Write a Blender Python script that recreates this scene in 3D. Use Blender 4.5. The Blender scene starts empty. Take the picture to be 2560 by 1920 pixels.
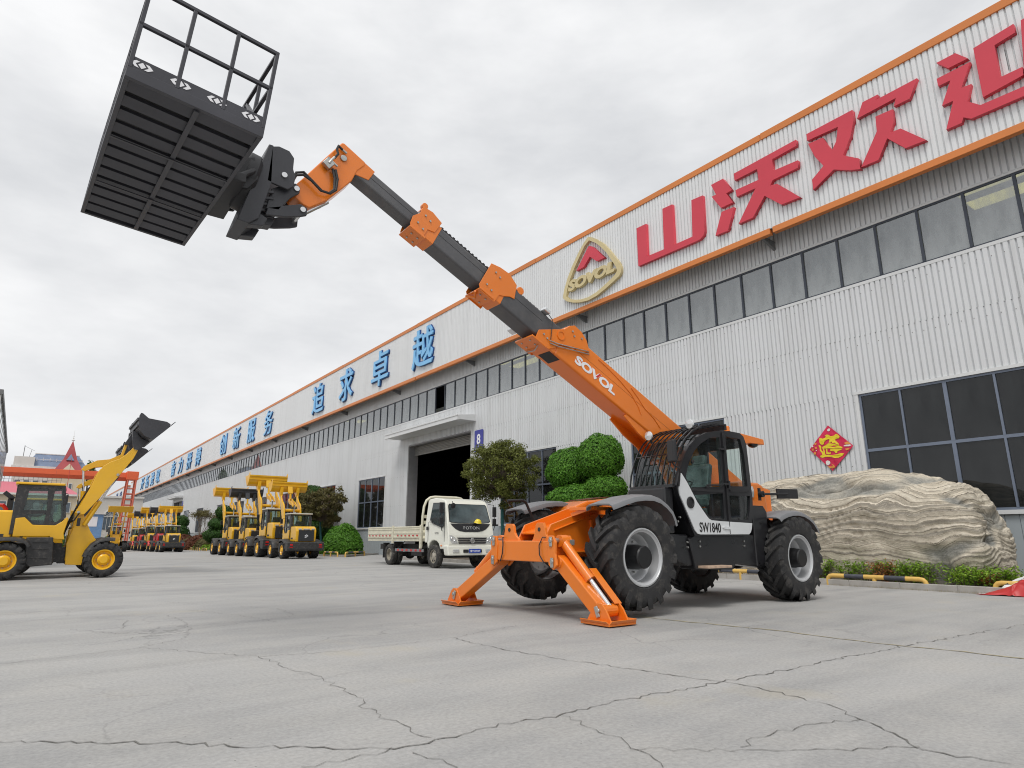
import bpy, bmesh, math, random
from mathutils import Vector, Matrix, noise
R = math.radians
random.seed(7)
SC = bpy.context.scene
COL = SC.collection

# ------------------------------------------------------------------ camera
cam_d = bpy.data.cameras.new('camera')
cam = bpy.data.objects.new('camera', cam_d); COL.objects.link(cam)
cam_d.sensor_fit = 'HORIZONTAL'; cam_d.sensor_width = 36.0; cam_d.lens = 36.0 * 1580 / 2560
cam_d.clip_start = 0.05; cam_d.clip_end = 3000
cam.location = (0, 0, 1.0)
cam.rotation_euler = (R(90 + 13.63), 0, R(-36.43))
SC.camera = cam

# ------------------------------------------------------------------ overcast sky and soft sun
SUN_EL, SUN_AZ = 58, 232          # compass-like azimuth from +Y towards +X
w = bpy.data.worlds.new('World'); SC.world = w; w.use_nodes = True
nt = w.node_tree; nt.nodes.clear()
N = nt.nodes.new; L = nt.links.new
out = N('ShaderNodeOutputWorld'); bg = N('ShaderNodeBackground'); L(bg.outputs[0], out.inputs[0])
sky = N('ShaderNodeTexSky'); sky.sky_type = 'NISHITA'; sky.sun_disc = False
sky.sun_elevation = R(SUN_EL); sky.sun_rotation = R(SUN_AZ); sky.dust_density = 6; sky.air_density = 1
tc = N('ShaderNodeTexCoord'); mp = N('ShaderNodeMapping'); L(tc.outputs['Generated'], mp.inputs[0])
mp.inputs['Scale'].default_value = (1.0, 1.0, 2.6)
nz = N('ShaderNodeTexNoise'); nz.inputs['Scale'].default_value = 1.9; nz.inputs['Detail'].default_value = 6; nz.inputs['Roughness'].default_value = .55
L(mp.outputs[0], nz.inputs[0])
cr = N('ShaderNodeValToRGB'); L(nz.outputs[0], cr.inputs[0])
e = cr.color_ramp.elements
e[0].position = .36; e[0].color = (6.7, 6.85, 7.1, 1)
e[1].position = .64; e[1].color = (9.6, 9.65, 9.75, 1)
hs = N('ShaderNodeHueSaturation'); hs.inputs['Saturation'].default_value = .10; L(sky.outputs[0], hs.inputs['Color'])
mx = N('ShaderNodeMix'); mx.data_type = 'RGBA'; mx.inputs[0].default_value = .88
L(hs.outputs[0], mx.inputs[6]); L(cr.outputs[0], mx.inputs[7])
L(mx.outputs[2], bg.inputs[0]); bg.inputs[1].default_value = .1

sun_d = bpy.data.lights.new('sun', 'SUN'); sun = bpy.data.objects.new('sun', sun_d); COL.objects.link(sun)
sun_d.energy = 1.5; sun_d.angle = R(22); sun_d.color = (1, .97, .93)
sd = Vector((math.sin(R(SUN_AZ)) * math.cos(R(SUN_EL)), math.cos(R(SUN_AZ)) * math.cos(R(SUN_EL)), math.sin(R(SUN_EL))))
sun.rotation_euler = sd.to_track_quat('Z', 'Y').to_euler()
sun.location = (0, 0, 60)
vs = SC.view_settings
vs.view_transform = 'Standard'; vs.look = 'None'; vs.exposure = 0.14; vs.gamma = 1.0
SC.cycles.use_denoising = True; SC.cycles.filter_width = 1.05
SC.cycles.max_bounces = 8; SC.cycles.transparent_max_bounces = 16
SC.cycles.caustics_reflective = False; SC.cycles.caustics_refractive = False

# ------------------------------------------------------------------ helpers
ORIG = {}
def V(*a): return Vector(a[0]) if len(a) == 1 else Vector(a)
def gz(y): return 0.0 if y < 25 else -0.007 * (min(y, 400) - 25)

class MB:
    """collects shapes; build() links them as one mesh object"""
    def __init__(s): s.v = []; s.f = []
    def add(s, vs_, fs_):
        o = len(s.v); s.v += [tuple(p) for p in vs_]; s.f += [tuple(i + o for i in f) for f in fs_]; return s
    def bx(s, x0, x1, y0, y1, z0, z1):
        return s.add([(x0, y0, z0), (x1, y0, z0), (x1, y1, z0), (x0, y1, z0), (x0, y0, z1), (x1, y0, z1), (x1, y1, z1), (x0, y1, z1)],
                     [(3, 2, 1, 0), (4, 5, 6, 7), (0, 1, 5, 4), (1, 2, 6, 5), (2, 3, 7, 6), (3, 0, 4, 7)])
    def obx(s, c, ux, uy, uz, sx, sy, sz):
        c, ux, uy, uz = V(c), V(ux).normalized() * sx / 2, V(uy).normalized() * sy / 2, V(uz).normalized() * sz / 2
        p = [c + a * ux + b * uy + d * uz for d in (-1, 1) for a, b in ((-1, -1), (1, -1), (1, 1), (-1, 1))]
        return s.add(p, [(3, 2, 1, 0), (4, 5, 6, 7), (0, 1, 5, 4), (1, 2, 6, 5), (2, 3, 7, 6), (3, 0, 4, 7)])
    def beam(s, p, q, w, h, up=(0, 0, 1)):
        p, q = V(p), V(q); d = q - p; l = d.length; d.normalize()
        y = V(up).cross(d)
        if y.length < 1e-4: y = V(0, 1, 0).cross(d)
        y.normalize(); z = d.cross(y)
        return s.obx((p + q) / 2, d, y, z, l, w, h)
    def prism(s, pts, off):
        """pts: 3-D polygon, off: extrusion vector"""
        n = len(pts); off = V(off); a = [V(p) for p in pts]; b = [p + off for p in a]
        nrm = Vector((0, 0, 0))
        for i in range(n): nrm += a[i].cross(a[(i + 1) % n])
        f = [tuple(range(n)), tuple(range(2 * n - 1, n - 1, -1))] + [((i + 1) % n, i, n + i, n + (i + 1) % n) for i in range(n)]
        if nrm.dot(off) > 0: f = [tuple(reversed(x)) for x in f]
        return s.add(a + b, f)
    def xz(s, pts, y0, y1): return s.prism([(x, y0, z) for x, z in pts], (0, y1 - y0, 0))
    def yz(s, pts, x0, x1): return s.prism([(x0, y, z) for y, z in pts], (x1 - x0, 0, 0))
    def xy(s, pts, z0, z1): return s.prism([(x, y, z0) for x, y in pts], (0, 0, z1 - z0))
    def tube(s, path, r, n=8, caps=True):
        path = [V(p) for p in path]; rs = r if isinstance(r, (list, tuple)) else [r] * len(path)
        rings = []; prev = None
        for i, p in enumerate(path):
            t = (path[min(i + 1, len(path) - 1)] - path[max(i - 1, 0)]).normalized()
            if prev is None:
                u = t.cross(V(0, 0, 1))
                if u.length < 1e-3: u = t.cross(V(1, 0, 0))
            else: u = prev - t * prev.dot(t)
            u.normalize(); prev = u; w_ = t.cross(u)
            rings.append([p + (u * math.cos(2 * math.pi * k / n) + w_ * math.sin(2 * math.pi * k / n)) * rs[i] for k in range(n)])
        o = len(s.v); s.v += [tuple(p) for rg in rings for p in rg]
        for i in range(len(path) - 1):
            for k in range(n):
                a = o + i * n + k; b = o + i * n + (k + 1) % n
                s.f.append((a, b, b + n, a + n))
        if caps:
            s.f.append(tuple(o + k for k in reversed(range(n)))); e_ = o + (len(path) - 1) * n
            s.f.append(tuple(e_ + k for k in range(n)))
        return s
    def lathe(s, prof, c, ax, n=24, cap=True, a0=0.0, a1=2 * math.pi):
        """prof: list of (radius, along-axis)"""
        c, ax = V(c), V(ax).normalized()
        u = ax.cross(V(0, 0, 1))
        if u.length < 1e-3: u = ax.cross(V(1, 0, 0))
        u.normalize(); w_ = ax.cross(u); o = len(s.v)
        full = abs(a1 - a0 - 2 * math.pi) < 1e-6; m = n if full else n + 1
        for r_, h_ in prof:
            for k in range(m):
                a = a0 + (a1 - a0) * k / n
                s.v.append(tuple(c + ax * h_ + (u * math.cos(a) + w_ * math.sin(a)) * r_))
        for i in range(len(prof) - 1):
            for k in range(n):
                a = o + i * m + k; b = o + i * m + (k + 1) % m
                s.f.append((a, b, b + m, a + m))
        if cap and full:
            s.f.append(tuple(o + k for k in reversed(range(m)))); e_ = o + (len(prof) - 1) * m
            s.f.append(tuple(e_ + k for k in range(m)))
        return s
    def cyl(s, p, q, r, n=16):
        d = V(q) - V(p); return s.lathe([(r, 0), (r, d.length)], p, d, n)
    def ball(s, c, rx, ry, rz, n=12, m=8):
        o = len(s.v); c = V(c)
        for i in range(m + 1):
            t = math.pi * i / m
            for k in range(n):
                a = 2 * math.pi * k / n
                s.v.append((c.x + rx * math.sin(t) * math.cos(a), c.y + ry * math.sin(t) * math.sin(a), c.z - rz * math.cos(t)))
        for i in range(m):
            for k in range(n):
                a = o + i * n + k; b = o + i * n + (k + 1) % n
                s.f.append((a, b, b + n, a + n))
        return s
    def mesh(s, name):
        me = bpy.data.meshes.new(name); me.from_pydata(s.v, [], s.f); me.update(); return me
    def split(s):
        par = list(range(len(s.v)))
        def fd(a):
            while par[a] != a: par[a] = par[par[a]]; a = par[a]
            return a
        for f in s.f:
            for i in f[1:]: par[fd(i)] = fd(f[0])
        grp = {}
        for f in s.f: grp.setdefault(fd(f[0]), []).append(f)
        res = []
        for fs_ in grp.values():
            ids = sorted({i for f in fs_ for i in f}); mp_ = {j: k for k, j in enumerate(ids)}
            m = MB(); m.v = [s.v[j] for j in ids]; m.f = [tuple(mp_[i] for i in f) for f in fs_]; res.append(m)
        return res
    def each(s, name, mat, parent=None, bevel=0, smooth=False, seg=2):
        for m in s.split(): o = link(m.mesh(name), name, mat, parent, bevel, smooth, seg)
        return o
    def build(s, name, mat, parent=None, bevel=0, smooth=False, seg=2):
        return link(s.mesh(name), name, mat, parent, bevel, smooth, seg)

def link(me, name, mat, parent=None, bevel=0, smooth=False, seg=2):
    o = bpy.data.objects.new(name, me); COL.objects.link(o)
    if mat:
        me.materials.clear(); me.materials.append(mat)
    if parent is not None:
        off = ORIG.get(parent.name, Vector((0, 0, 0)))
        if off.length: me.transform(Matrix.Translation(-off))
        o.parent = parent; ORIG[o.name] = off
    if bevel:
        b = o.modifiers.new('bevel', 'BEVEL'); b.width = bevel; b.segments = seg; b.limit_method = 'ANGLE'; b.angle_limit = R(35)
    if smooth:
        for p in me.polygons: p.use_smooth = True
        if smooth != 'all': me.set_sharp_from_angle(angle=R(38))
    return o

def tag(o, label, cat, group=None, kind=None):
    if label: o['label'] = label
    if cat: o['category'] = cat
    if group: o['group'] = group
    if kind: o['kind'] = kind
    return o
def thing(name, loc, label, cat, group=None):
    o = bpy.data.objects.new(name, None); COL.objects.link(o); o.empty_display_size = .3
    o.location = loc; ORIG[o.name] = Vector(loc)
    return tag(o, label, cat, group)
def solo(o, loc, label, cat, group=None, kind=None):
    """a one-mesh thing: put its origin at loc"""
    o.data.transform(Matrix.Translation(-Vector(loc))); o.location = loc; ORIG[o.name] = Vector(loc)
    return tag(o, label, cat, group, kind)
def struct(o): o['kind'] = 'structure'; return o
def copy_tree(o, parent=None):
    c = o.copy(); COL.objects.link(c); c.parent = parent
    for ch in list(o.children): copy_tree(ch, c)
    return c
def inst(o, parent, loc=(0, 0, 0)):
    c = o.copy(); COL.objects.link(c); c.parent = parent; c.location = loc; ORIG[c.name] = ORIG.get(parent.name, Vector()); return c

def curve_mesh(splines, ext, name='shape', bev=0):
    cu = bpy.data.curves.new(name, 'CURVE'); cu.dimensions = '2D'; cu.fill_mode = 'BOTH'; cu.extrude = ext / 2; cu.bevel_depth = bev
    for sp in splines:
        s_ = cu.splines.new('POLY'); s_.points.add(len(sp) - 1); s_.use_cyclic_u = True
        for p, q in zip(s_.points, sp): p.co = (q[0], q[1], 0, 1)
    ob = bpy.data.objects.new(name, cu); COL.objects.link(ob)
    me = bpy.data.meshes.new_from_object(ob.evaluated_get(bpy.context.evaluated_depsgraph_get()))
    bpy.data.objects.remove(ob); bpy.data.curves.remove(cu); return me
def text_mesh(txt, size, ext, offset=0, shear=0, name='text', wx=1.0, spacing=1.0):
    cu = bpy.data.curves.new(name, 'FONT'); cu.body = txt; cu.size = size; cu.extrude = ext / 2; cu.offset = offset; cu.shear = shear
    cu.align_x = 'CENTER'; cu.align_y = 'CENTER'; cu.space_character = spacing; cu.resolution_u = 3
    ob = bpy.data.objects.new(name, cu); COL.objects.link(ob)
    me = bpy.data.meshes.new_from_object(ob.evaluated_get(bpy.context.evaluated_depsgraph_get()))
    bpy.data.objects.remove(ob); bpy.data.curves.remove(cu)
    xs = [v.co.x for v in me.vertices]; ys = [v.co.y for v in me.vertices]
    if xs: me.transform(Matrix.Translation((-(min(xs) + max(xs)) / 2, -(min(ys) + max(ys)) / 2, 0)))
    if wx != 1: me.transform(Matrix.Diagonal((wx, 1, 1, 1)))
    return me
def fit(me, w_, h_):
    xs = [v.co.x for v in me.vertices]; ys = [v.co.y for v in me.vertices]
    me.transform(Matrix.Diagonal((w_ / (max(xs) - min(xs)), h_ / (max(ys) - min(ys)), 1, 1))); return me
def frame(origin, ex, ey):
    ex, ey = V(ex).normalized(), V(ey).normalized(); ez = ex.cross(ey)
    return Matrix.Translation(V(origin)) @ Matrix((ex, ey, ez)).transposed().to_4x4()
def on_facade(me, x, y, z): me.transform(frame((x, y, z), (0, -1, 0), (0, 0, 1))); return me

# ------------------------------------------------------------------ materials
def newmat(name):
    m = bpy.data.materials.new(name); m.use_nodes = True; t = m.node_tree; t.nodes.clear()
    o = t.nodes.new('ShaderNodeOutputMaterial'); return m, t, o
def nn(t, typ, **kw):
    n = t.nodes.new(typ)
    for k, v in kw.items():
        if k in n.inputs: n.inputs[k].default_value = v
        else: setattr(n, k, v)
    return n
def ramp(t, src, stops):
    c = t.nodes.new('ShaderNodeValToRGB'); t.links.new(src, c.inputs[0]); el = c.color_ramp.elements
    while len(el) < len(stops): el.new(.5)
    for e_, (p, col) in zip(el, stops):
        e_.position = p; e_.color = (*col, 1) if len(col) == 3 else col
    return c.outputs[0]
def mixc(t, f, a, b, mode='MIX'):
    m = t.nodes.new('ShaderNodeMix'); m.data_type = 'RGBA'; m.blend_type = mode
    for i, x in ((0, f), (6, a), (7, b)):
        if hasattr(x, 'links'): t.links.new(x, m.inputs[i])
        else: m.inputs[i].default_value = x if i == 0 else ((*x, 1) if len(x) == 3 else x)
    return m.outputs[2]
def coords(t, kind='Object', scale=(1, 1, 1)):
    c = t.nodes.new('ShaderNodeTexCoord'); m = t.nodes.new('ShaderNodeMapping'); m.inputs['Scale'].default_value = scale
    t.links.new(c.outputs[kind], m.inputs[0]); return m.outputs[0]
def noi(t, vec, scale, detail=4, rough=.55, dist=0):
    n = nn(t, 'ShaderNodeTexNoise', Scale=scale, Detail=detail, Roughness=rough, Distortion=dist); t.links.new(vec, n.inputs['Vector']); return n.outputs[0]
def mat(name, col, rough=.5, metal=0.0, var=.10, sc=3.0, bump=0.0, bsc=80, coat=0.0, spec=.5, scale=(1, 1, 1), dust=0.0, emit=0):
    m, t, o = newmat(name); b = nn(t, 'ShaderNodeBsdfPrincipled'); t.links.new(b.outputs[0], o.inputs[0])
    vec = coords(t, 'Object', scale)
    n = noi(t, vec, sc, 5)
    lo = tuple(max(0, c * (1 - var)) for c in col); hi = tuple(min(1, c * (1 + var)) for c in col)
    c = ramp(t, n, [(.3, lo), (.7, hi)])
    if dust:
        d = noi(t, vec, sc * 2.3, 8, .7)
        f = ramp(t, d, [(.5, (0, 0, 0)), (.75, (dust, dust, dust))]); c = mixc(t, f, c, (.33, .30, .26))
    t.links.new(c, b.inputs['Base Color'])
    rr = nn(t, 'ShaderNodeMapRange'); t.links.new(n, rr.inputs[0]); rr.inputs['To Min'].default_value = max(0, rough - .08); rr.inputs['To Max'].default_value = min(1, rough + .08)
    t.links.new(rr.outputs[0], b.inputs['Roughness'])
    b.inputs['Metallic'].default_value = metal; b.inputs['Coat Weight'].default_value = coat; b.inputs['Coat Roughness'].default_value = .08
    b.inputs['Specular IOR Level'].default_value = spec
    if bump:
        bn = noi(t, vec, bsc, 4); bp = nn(t, 'ShaderNodeBump', Strength=bump, Distance=.01); t.links.new(bn, bp.inputs['Height']); t.links.new(bp.outputs[0], b.inputs['Normal'])
    if emit:
        b.inputs['Emission Color'].default_value = (*col, 1); b.inputs['Emission Strength'].default_value = emit
    return m
def glass(name, tint=(.8, .85, .85), dirt_sheen=.06, dirt_sheen_col=(.35, .36, .35), ior=1.52):
    m, t, o = newmat(name)
    fr = nn(t, 'ShaderNodeFresnel', IOR=ior); gl = nn(t, 'ShaderNodeBsdfGlossy', Roughness=.02); tr = nn(t, 'ShaderNodeBsdfTransparent')
    gl.inputs[0].default_value = (.95, .97, 1, 1); tr.inputs[0].default_value = (*tint, 1)
    df = nn(t, 'ShaderNodeBsdfDiffuse'); df.inputs[0].default_value = (*dirt_sheen_col, 1)
    vec = coords(t, 'Object', (1, 1, .35)); n = noi(t, vec, 2.2, 6, .65)
    mr = nn(t, 'ShaderNodeMapRange'); t.links.new(n, mr.inputs[0]); mr.inputs['From Min'].default_value = .3; mr.inputs['From Max'].default_value = .75
    mr.inputs['To Min'].default_value = dirt_sheen * .4; mr.inputs['To Max'].default_value = dirt_sheen * 1.6
    a = nn(t, 'ShaderNodeMixShader'); t.links.new(mr.outputs[0], a.inputs[0]); t.links.new(tr.outputs[0], a.inputs[1]); t.links.new(df.outputs[0], a.inputs[2])
    b = nn(t, 'ShaderNodeMixShader'); ge = nn(t, 'ShaderNodeNewGeometry'); mm = nn(t, 'ShaderNodeMath', operation='SUBTRACT'); mm.inputs[0].default_value = 1.0; t.links.new(ge.outputs['Backfacing'], mm.inputs[1]); m2 = nn(t, 'ShaderNodeMath', operation='MULTIPLY'); t.links.new(fr.outputs[0], m2.inputs[0]); t.links.new(mm.outputs[0], m2.inputs[1]); t.links.new(m2.outputs[0], b.inputs[0]); t.links.new(a.outputs[0], b.inputs[1]); t.links.new(gl.outputs[0], b.inputs[2])
    t.links.new(b.outputs[0], o.inputs[0]); return m
def leafmat(name, c1, c2, c3, sc=14):
    m, t, o = newmat(name); vec = coords(t, 'Object')
    n = noi(t, vec, sc, 2, .6); n2 = noi(t, vec, 1.6, 2)
    c = ramp(t, n, [(.32, c1), (.5, c2), (.68, c3)])
    c = mixc(t, ramp(t, n2, [(.4, (0, 0, 0)), (.62, (.45, .45, .45))]), c, c1)
    b = nn(t, 'ShaderNodeBsdfPrincipled', Roughness=.5); t.links.new(c, b.inputs['Base Color']); b.inputs['Specular IOR Level'].default_value = .3
    tl = nn(t, 'ShaderNodeBsdfTranslucent'); t.links.new(c, tl.inputs[0])
    x = nn(t, 'ShaderNodeMixShader'); x.inputs[0].default_value = .3
    t.links.new(b.outputs[0], x.inputs[1]); t.links.new(tl.outputs[0], x.inputs[2]); t.links.new(x.outputs[0], o.inputs[0]); return m

MT = {}
MT['orange'] = mat('orange_paint', (.80, .20, .012), .32, var=.06, coat=.4, sc=1.2, dust=.05)
MT['yellow'] = mat('yellow_paint', (.80, .44, .010), .36, var=.07, coat=.3, sc=1.4, dust=.06)
MT['black'] = mat('black_paint', (.012, .012, .014), .3, var=.2, coat=.3)
MT['blacksatin'] = mat('satin_black_steel', (.016, .016, .018), .5, var=.25)
MT['charcoal'] = mat('charcoal_paint', (.042, .043, .050), .42, var=.2, sc=2)
MT['navyblack'] = mat('dark_platform_paint', (.045, .045, .054), .42, var=.2, sc=2)
MT['boomgrey'] = mat('boom_steel_grey', (.095, .095, .10), .42, .25, var=.18, sc=1.6, scale=(1, 1, 1), dust=.15)
MT['fender'] = mat('grey_plastic', (.20, .205, .215), .5, var=.06)
MT['rim'] = mat('silver_rim_paint', (.50, .51, .52), .38, .25, var=.05)
MT['rubber'] = mat('tyre_rubber', (.021, .021, .022), .72, var=.3, sc=4, bump=.15, bsc=60, dust=.22)
MT['rubberdirty'] = mat('dusty_tyre_rubber', (.030, .029, .028), .8, var=.3, sc=4, bump=.15, bsc=60, dust=.4)
MT['hub'] = mat('hub_black', (.012, .012, .013), .32, var=.2)
MT['chrome'] = mat('chrome_rod', (.72, .72, .72), .1, 1.0, var=.03)
MT['zinc'] = mat('zinc_steel', (.45, .45, .43), .38, .8, var=.2, sc=9)
MT['hose'] = mat('hydraulic_hose', (.02, .02, .02), .55)
MT['white'] = mat('white_panel', (.66, .68, .69), .35, var=.04, coat=.2)
MT['print_white'] = mat('white_print', (.82, .82, .84), .5, var=.02)
MT['print_black'] = mat('black_print', (.01, .01, .01), .5, var=.02)
MT['print_red'] = mat('red_print', (.62, .03, .02), .5, var=.02)
MT['silver'] = mat('bright_silver', (.7, .7, .7), .22, .9, var=.05)
MT['lens'] = mat('lamp_lens', (.75, .77, .78), .12, .5, var=.05, coat=.5)
MT['amber'] = mat('amber_lens', (.80, .20, .01), .2, var=.05, coat=.5)
MT['redlens'] = mat('red_lens', (.55, .02, .02), .2, var=.05, coat=.5)
MT['cabglass'] = glass('cab_glass', (.86, .93, .91), .015)
MT['interior'] = mat('cab_trim', (.03, .032, .034), .6)
MT['plastic_film'] = mat('clear_film_over_seat', (.10, .13, .13), .18, var=.4, sc=9, bump=.6, bsc=14, coat=.6)
MT['wood'] = mat('worn_wood_step', (.50, .36, .26), .7, var=.2, sc=12)
GLYPH = {
 'mountain': [[(15.456, 12.875), (14.96, 12.86), (14.996, 11.503), (14.161, 11.48), (14.126, 13.13), (13.661, 13.108), (13.679, 11.474), (12.862, 11.467), (12.795, 12.881), (12.306, 12.843), (12.34, 11.455), (12.398, 11.329), (12.543, 11.237), (12.712, 11.227), (15.456, 11.259)]],
 'fertile': [[(11.932, 13.075), (11.441, 13.078), (11.131, 12.499), (11.357, 12.474), (11.134, 12.033), (11.607, 12.034), (11.946, 12.624), (11.756, 12.619)], [(11.603, 11.884), (11.117, 11.853), (11.416, 11.104), (11.919, 11.117)], [(11.01, 13.056), (8.762, 13.118), (8.777, 12.905), (9.591, 12.866), (9.604, 12.452), (8.777, 12.4), (8.793, 12.151), (9.652, 12.145), (9.765, 12.001), (9.522, 11.951), (8.832, 11.154), (9.456, 11.182), (9.983, 11.738), (10.462, 11.175), (11.005, 11.172), (10.268, 12.15), (10.976, 12.164), (11.002, 12.427), (10.138, 12.394), (10.145, 12.797), (11.001, 12.791)]],
 'joyous': [[(8.416, 13.117), (7.015, 13.131), (7.017, 12.797), (7.161, 12.337), (7.441, 11.861), (7.029, 11.541), (7.026, 11.198), (7.324, 11.313), (7.749, 11.553), (8.416, 11.2), (8.415, 11.545), (8.026, 11.819), (8.244, 12.239), (8.403, 12.773), (7.944, 12.73), (7.86, 12.479), (7.722, 12.182), (7.573, 12.403), (7.472, 12.83), (8.416, 12.886)], [(6.921, 12.781), (6.715, 13.201), (6.297, 13.196), (6.375, 13.057), (5.295, 13.074), (5.539, 12.591), (5.946, 12.593), (5.866, 12.812)], [(6.44, 12.562), (5.986, 12.531), (6.015, 12.122), (6.142, 11.877), (5.873, 11.851), (5.328, 11.191), (5.834, 11.222), (6.232, 11.747), (6.531, 11.232), (6.998, 11.241), (6.462, 12.099)]],
 'welcome': [[(4.809, 13.22), (4.37, 13.218), (4.132, 12.893), (4.575, 12.898)], [(4.863, 12.767), (4.1, 12.766), (4.379, 12.177), (4.165, 12.153), (4.311, 11.734), (4.066, 11.477), (2.926, 11.444), (2.964, 11.205), (4.301, 11.227), (4.454, 11.356), (4.51, 11.229), (4.858, 11.231), (4.6, 11.932), (4.854, 11.94), (4.578, 12.532), (4.859, 12.54)], [(3.985, 13.09), (3.129, 13.186), (3.132, 12.935), (3.563, 12.879), (3.582, 11.964), (3.142, 11.963), (3.153, 11.744), (3.99, 11.652)], [(2.984, 13.18), (2.504, 13.195), (2.682, 12.073), (2.798, 12.07), (2.677, 12.935), (2.856, 12.928), (3.036, 11.59), (3.156, 11.584)]],
 'ring': [[(18.229, 13.618), (18.031, 13.549), (17.785, 13.375), (17.334, 12.984), (17.005, 12.565), (16.736, 12.177), (16.496, 11.846), (16.372, 11.562), (16.37, 11.363), (16.479, 11.223), (16.819, 11.082), (17.272, 10.933), (17.763, 10.789), (18.319, 10.74), (18.831, 10.805), (19.238, 10.92), (19.684, 11.122), (19.894, 11.296), (19.921, 11.434), (19.819, 11.749), (19.589, 12.195), (19.27, 12.65), (18.864, 13.109), (18.497, 13.444)], [(18.165, 13.442), (17.793, 13.191), (17.501, 12.903), (17.168, 12.504), (16.898, 12.075), (16.634, 11.656), (16.606, 11.466), (16.702, 11.36), (16.941, 11.243), (17.371, 11.087), (17.81, 10.947), (18.313, 10.882), (18.769, 10.922), (19.175, 11.032), (19.559, 11.212), (19.722, 11.371), (19.621, 11.663), (19.441, 12.057), (19.124, 12.51), (18.751, 12.958), (18.445, 13.294)]],
 'chevron': [[(19.011, 12.319), (18.219, 13.163), (18.133, 13.168), (17.967, 13.075), (17.258, 12.302), (17.735, 12.313), (18.14, 12.674), (18.541, 12.333)]],
 'poster': [[(9.275, 4.209), (8.614, 3.526), (9.29, 2.869), (9.905, 3.555)]],
 'poster_gold': [[(9.568, 3.849), (9.518, 3.858), (9.469, 3.832), (9.406, 3.846), (9.363, 3.875), (9.393, 3.918), (9.325, 3.939), (9.263, 3.918), (9.234, 3.872), (9.126, 3.884), (9.079, 3.92), (9.029, 3.918), (8.992, 3.875), (8.96, 3.825), (8.994, 3.787), (9.049, 3.785), (9.097, 3.774), (9.109, 3.741), (9.057, 3.684), (9.006, 3.619), (9.025, 3.603), (9.096, 3.638), (9.134, 3.677), (9.186, 3.666), (9.214, 3.72), (9.252, 3.69), (9.303, 3.696), (9.267, 3.778), (9.299, 3.799), (9.38, 3.774), (9.437, 3.73), (9.453, 3.671), (9.508, 3.652), (9.556, 3.683), (9.58, 3.746)], [(9.618, 3.647), (9.569, 3.65), (9.54, 3.595), (9.556, 3.537), (9.544, 3.493), (9.49, 3.427), (9.43, 3.353), (9.345, 3.34), (9.236, 3.325), (9.091, 3.335), (8.98, 3.357), (8.903, 3.34), (8.947, 3.287), (9.062, 3.232), (9.162, 3.233), (9.285, 3.27), (9.437, 3.294), (9.543, 3.275), (9.593, 3.301), (9.602, 3.336), (9.533, 3.363), (9.543, 3.424), (9.597, 3.49), (9.588, 3.566)], [(9.516, 3.584), (9.313, 3.681), (9.138, 3.643), (9.027, 3.588), (8.927, 3.518), (8.93, 3.489), (9.34, 3.53), (9.512, 3.541)], [(9.503, 3.54), (9.46, 3.535), (9.446, 3.363), (9.48, 3.366)], [(9.409, 3.529), (9.366, 3.525), (9.369, 3.431), (9.321, 3.401), (9.276, 3.422), (9.283, 3.363), (9.343, 3.357), (9.41, 3.376)], [(9.273, 3.514), (8.956, 3.48), (8.961, 3.447), (9.08, 3.426), (9.095, 3.369), (9.137, 3.373), (9.164, 3.427), (9.281, 3.447)]],
 'poster_white': [[(9.3, 4.082), (9.253, 4.11), (9.203, 4.095), (9.227, 4.038), (9.272, 4.027), (9.304, 4.048)], [(9.452, 3.168), (9.398, 3.188), (9.333, 3.157), (9.323, 3.097), (9.381, 3.043), (9.432, 3.048), (9.46, 3.101)], [(8.888, 3.564), (8.812, 3.58), (8.698, 3.575), (8.66, 3.546), (8.736, 3.526), (8.874, 3.541)], [(9.827, 3.645), (9.789, 3.667), (9.766, 3.638), (9.796, 3.611)], [(9.717, 3.516), (9.69, 3.522), (9.675, 3.498), (9.703, 3.488)]],
 'poster_orange': [[(9.737, 3.73), (9.661, 3.734), (9.681, 3.672), (9.726, 3.668)], [(9.733, 3.608), (9.674, 3.619), (9.678, 3.55), (9.723, 3.547)], [(9.827, 3.575), (9.765, 3.569), (9.776, 3.509), (9.825, 3.514)], [(9.777, 3.466), (9.71, 3.468), (9.719, 3.391), (9.785, 3.398)], [(8.853, 3.644), (8.76, 3.666), (8.692, 3.616), (8.713, 3.585), (8.843, 3.592)], [(8.849, 3.476), (8.719, 3.47), (8.765, 3.425), (8.84, 3.417)], [(9.41, 3.012), (9.215, 3.012), (9.195, 2.968), (9.274, 2.942), (9.374, 2.959)], [(9.307, 3.087), (9.229, 3.03), (9.192, 2.993), (9.249, 3.007)]],
}
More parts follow.
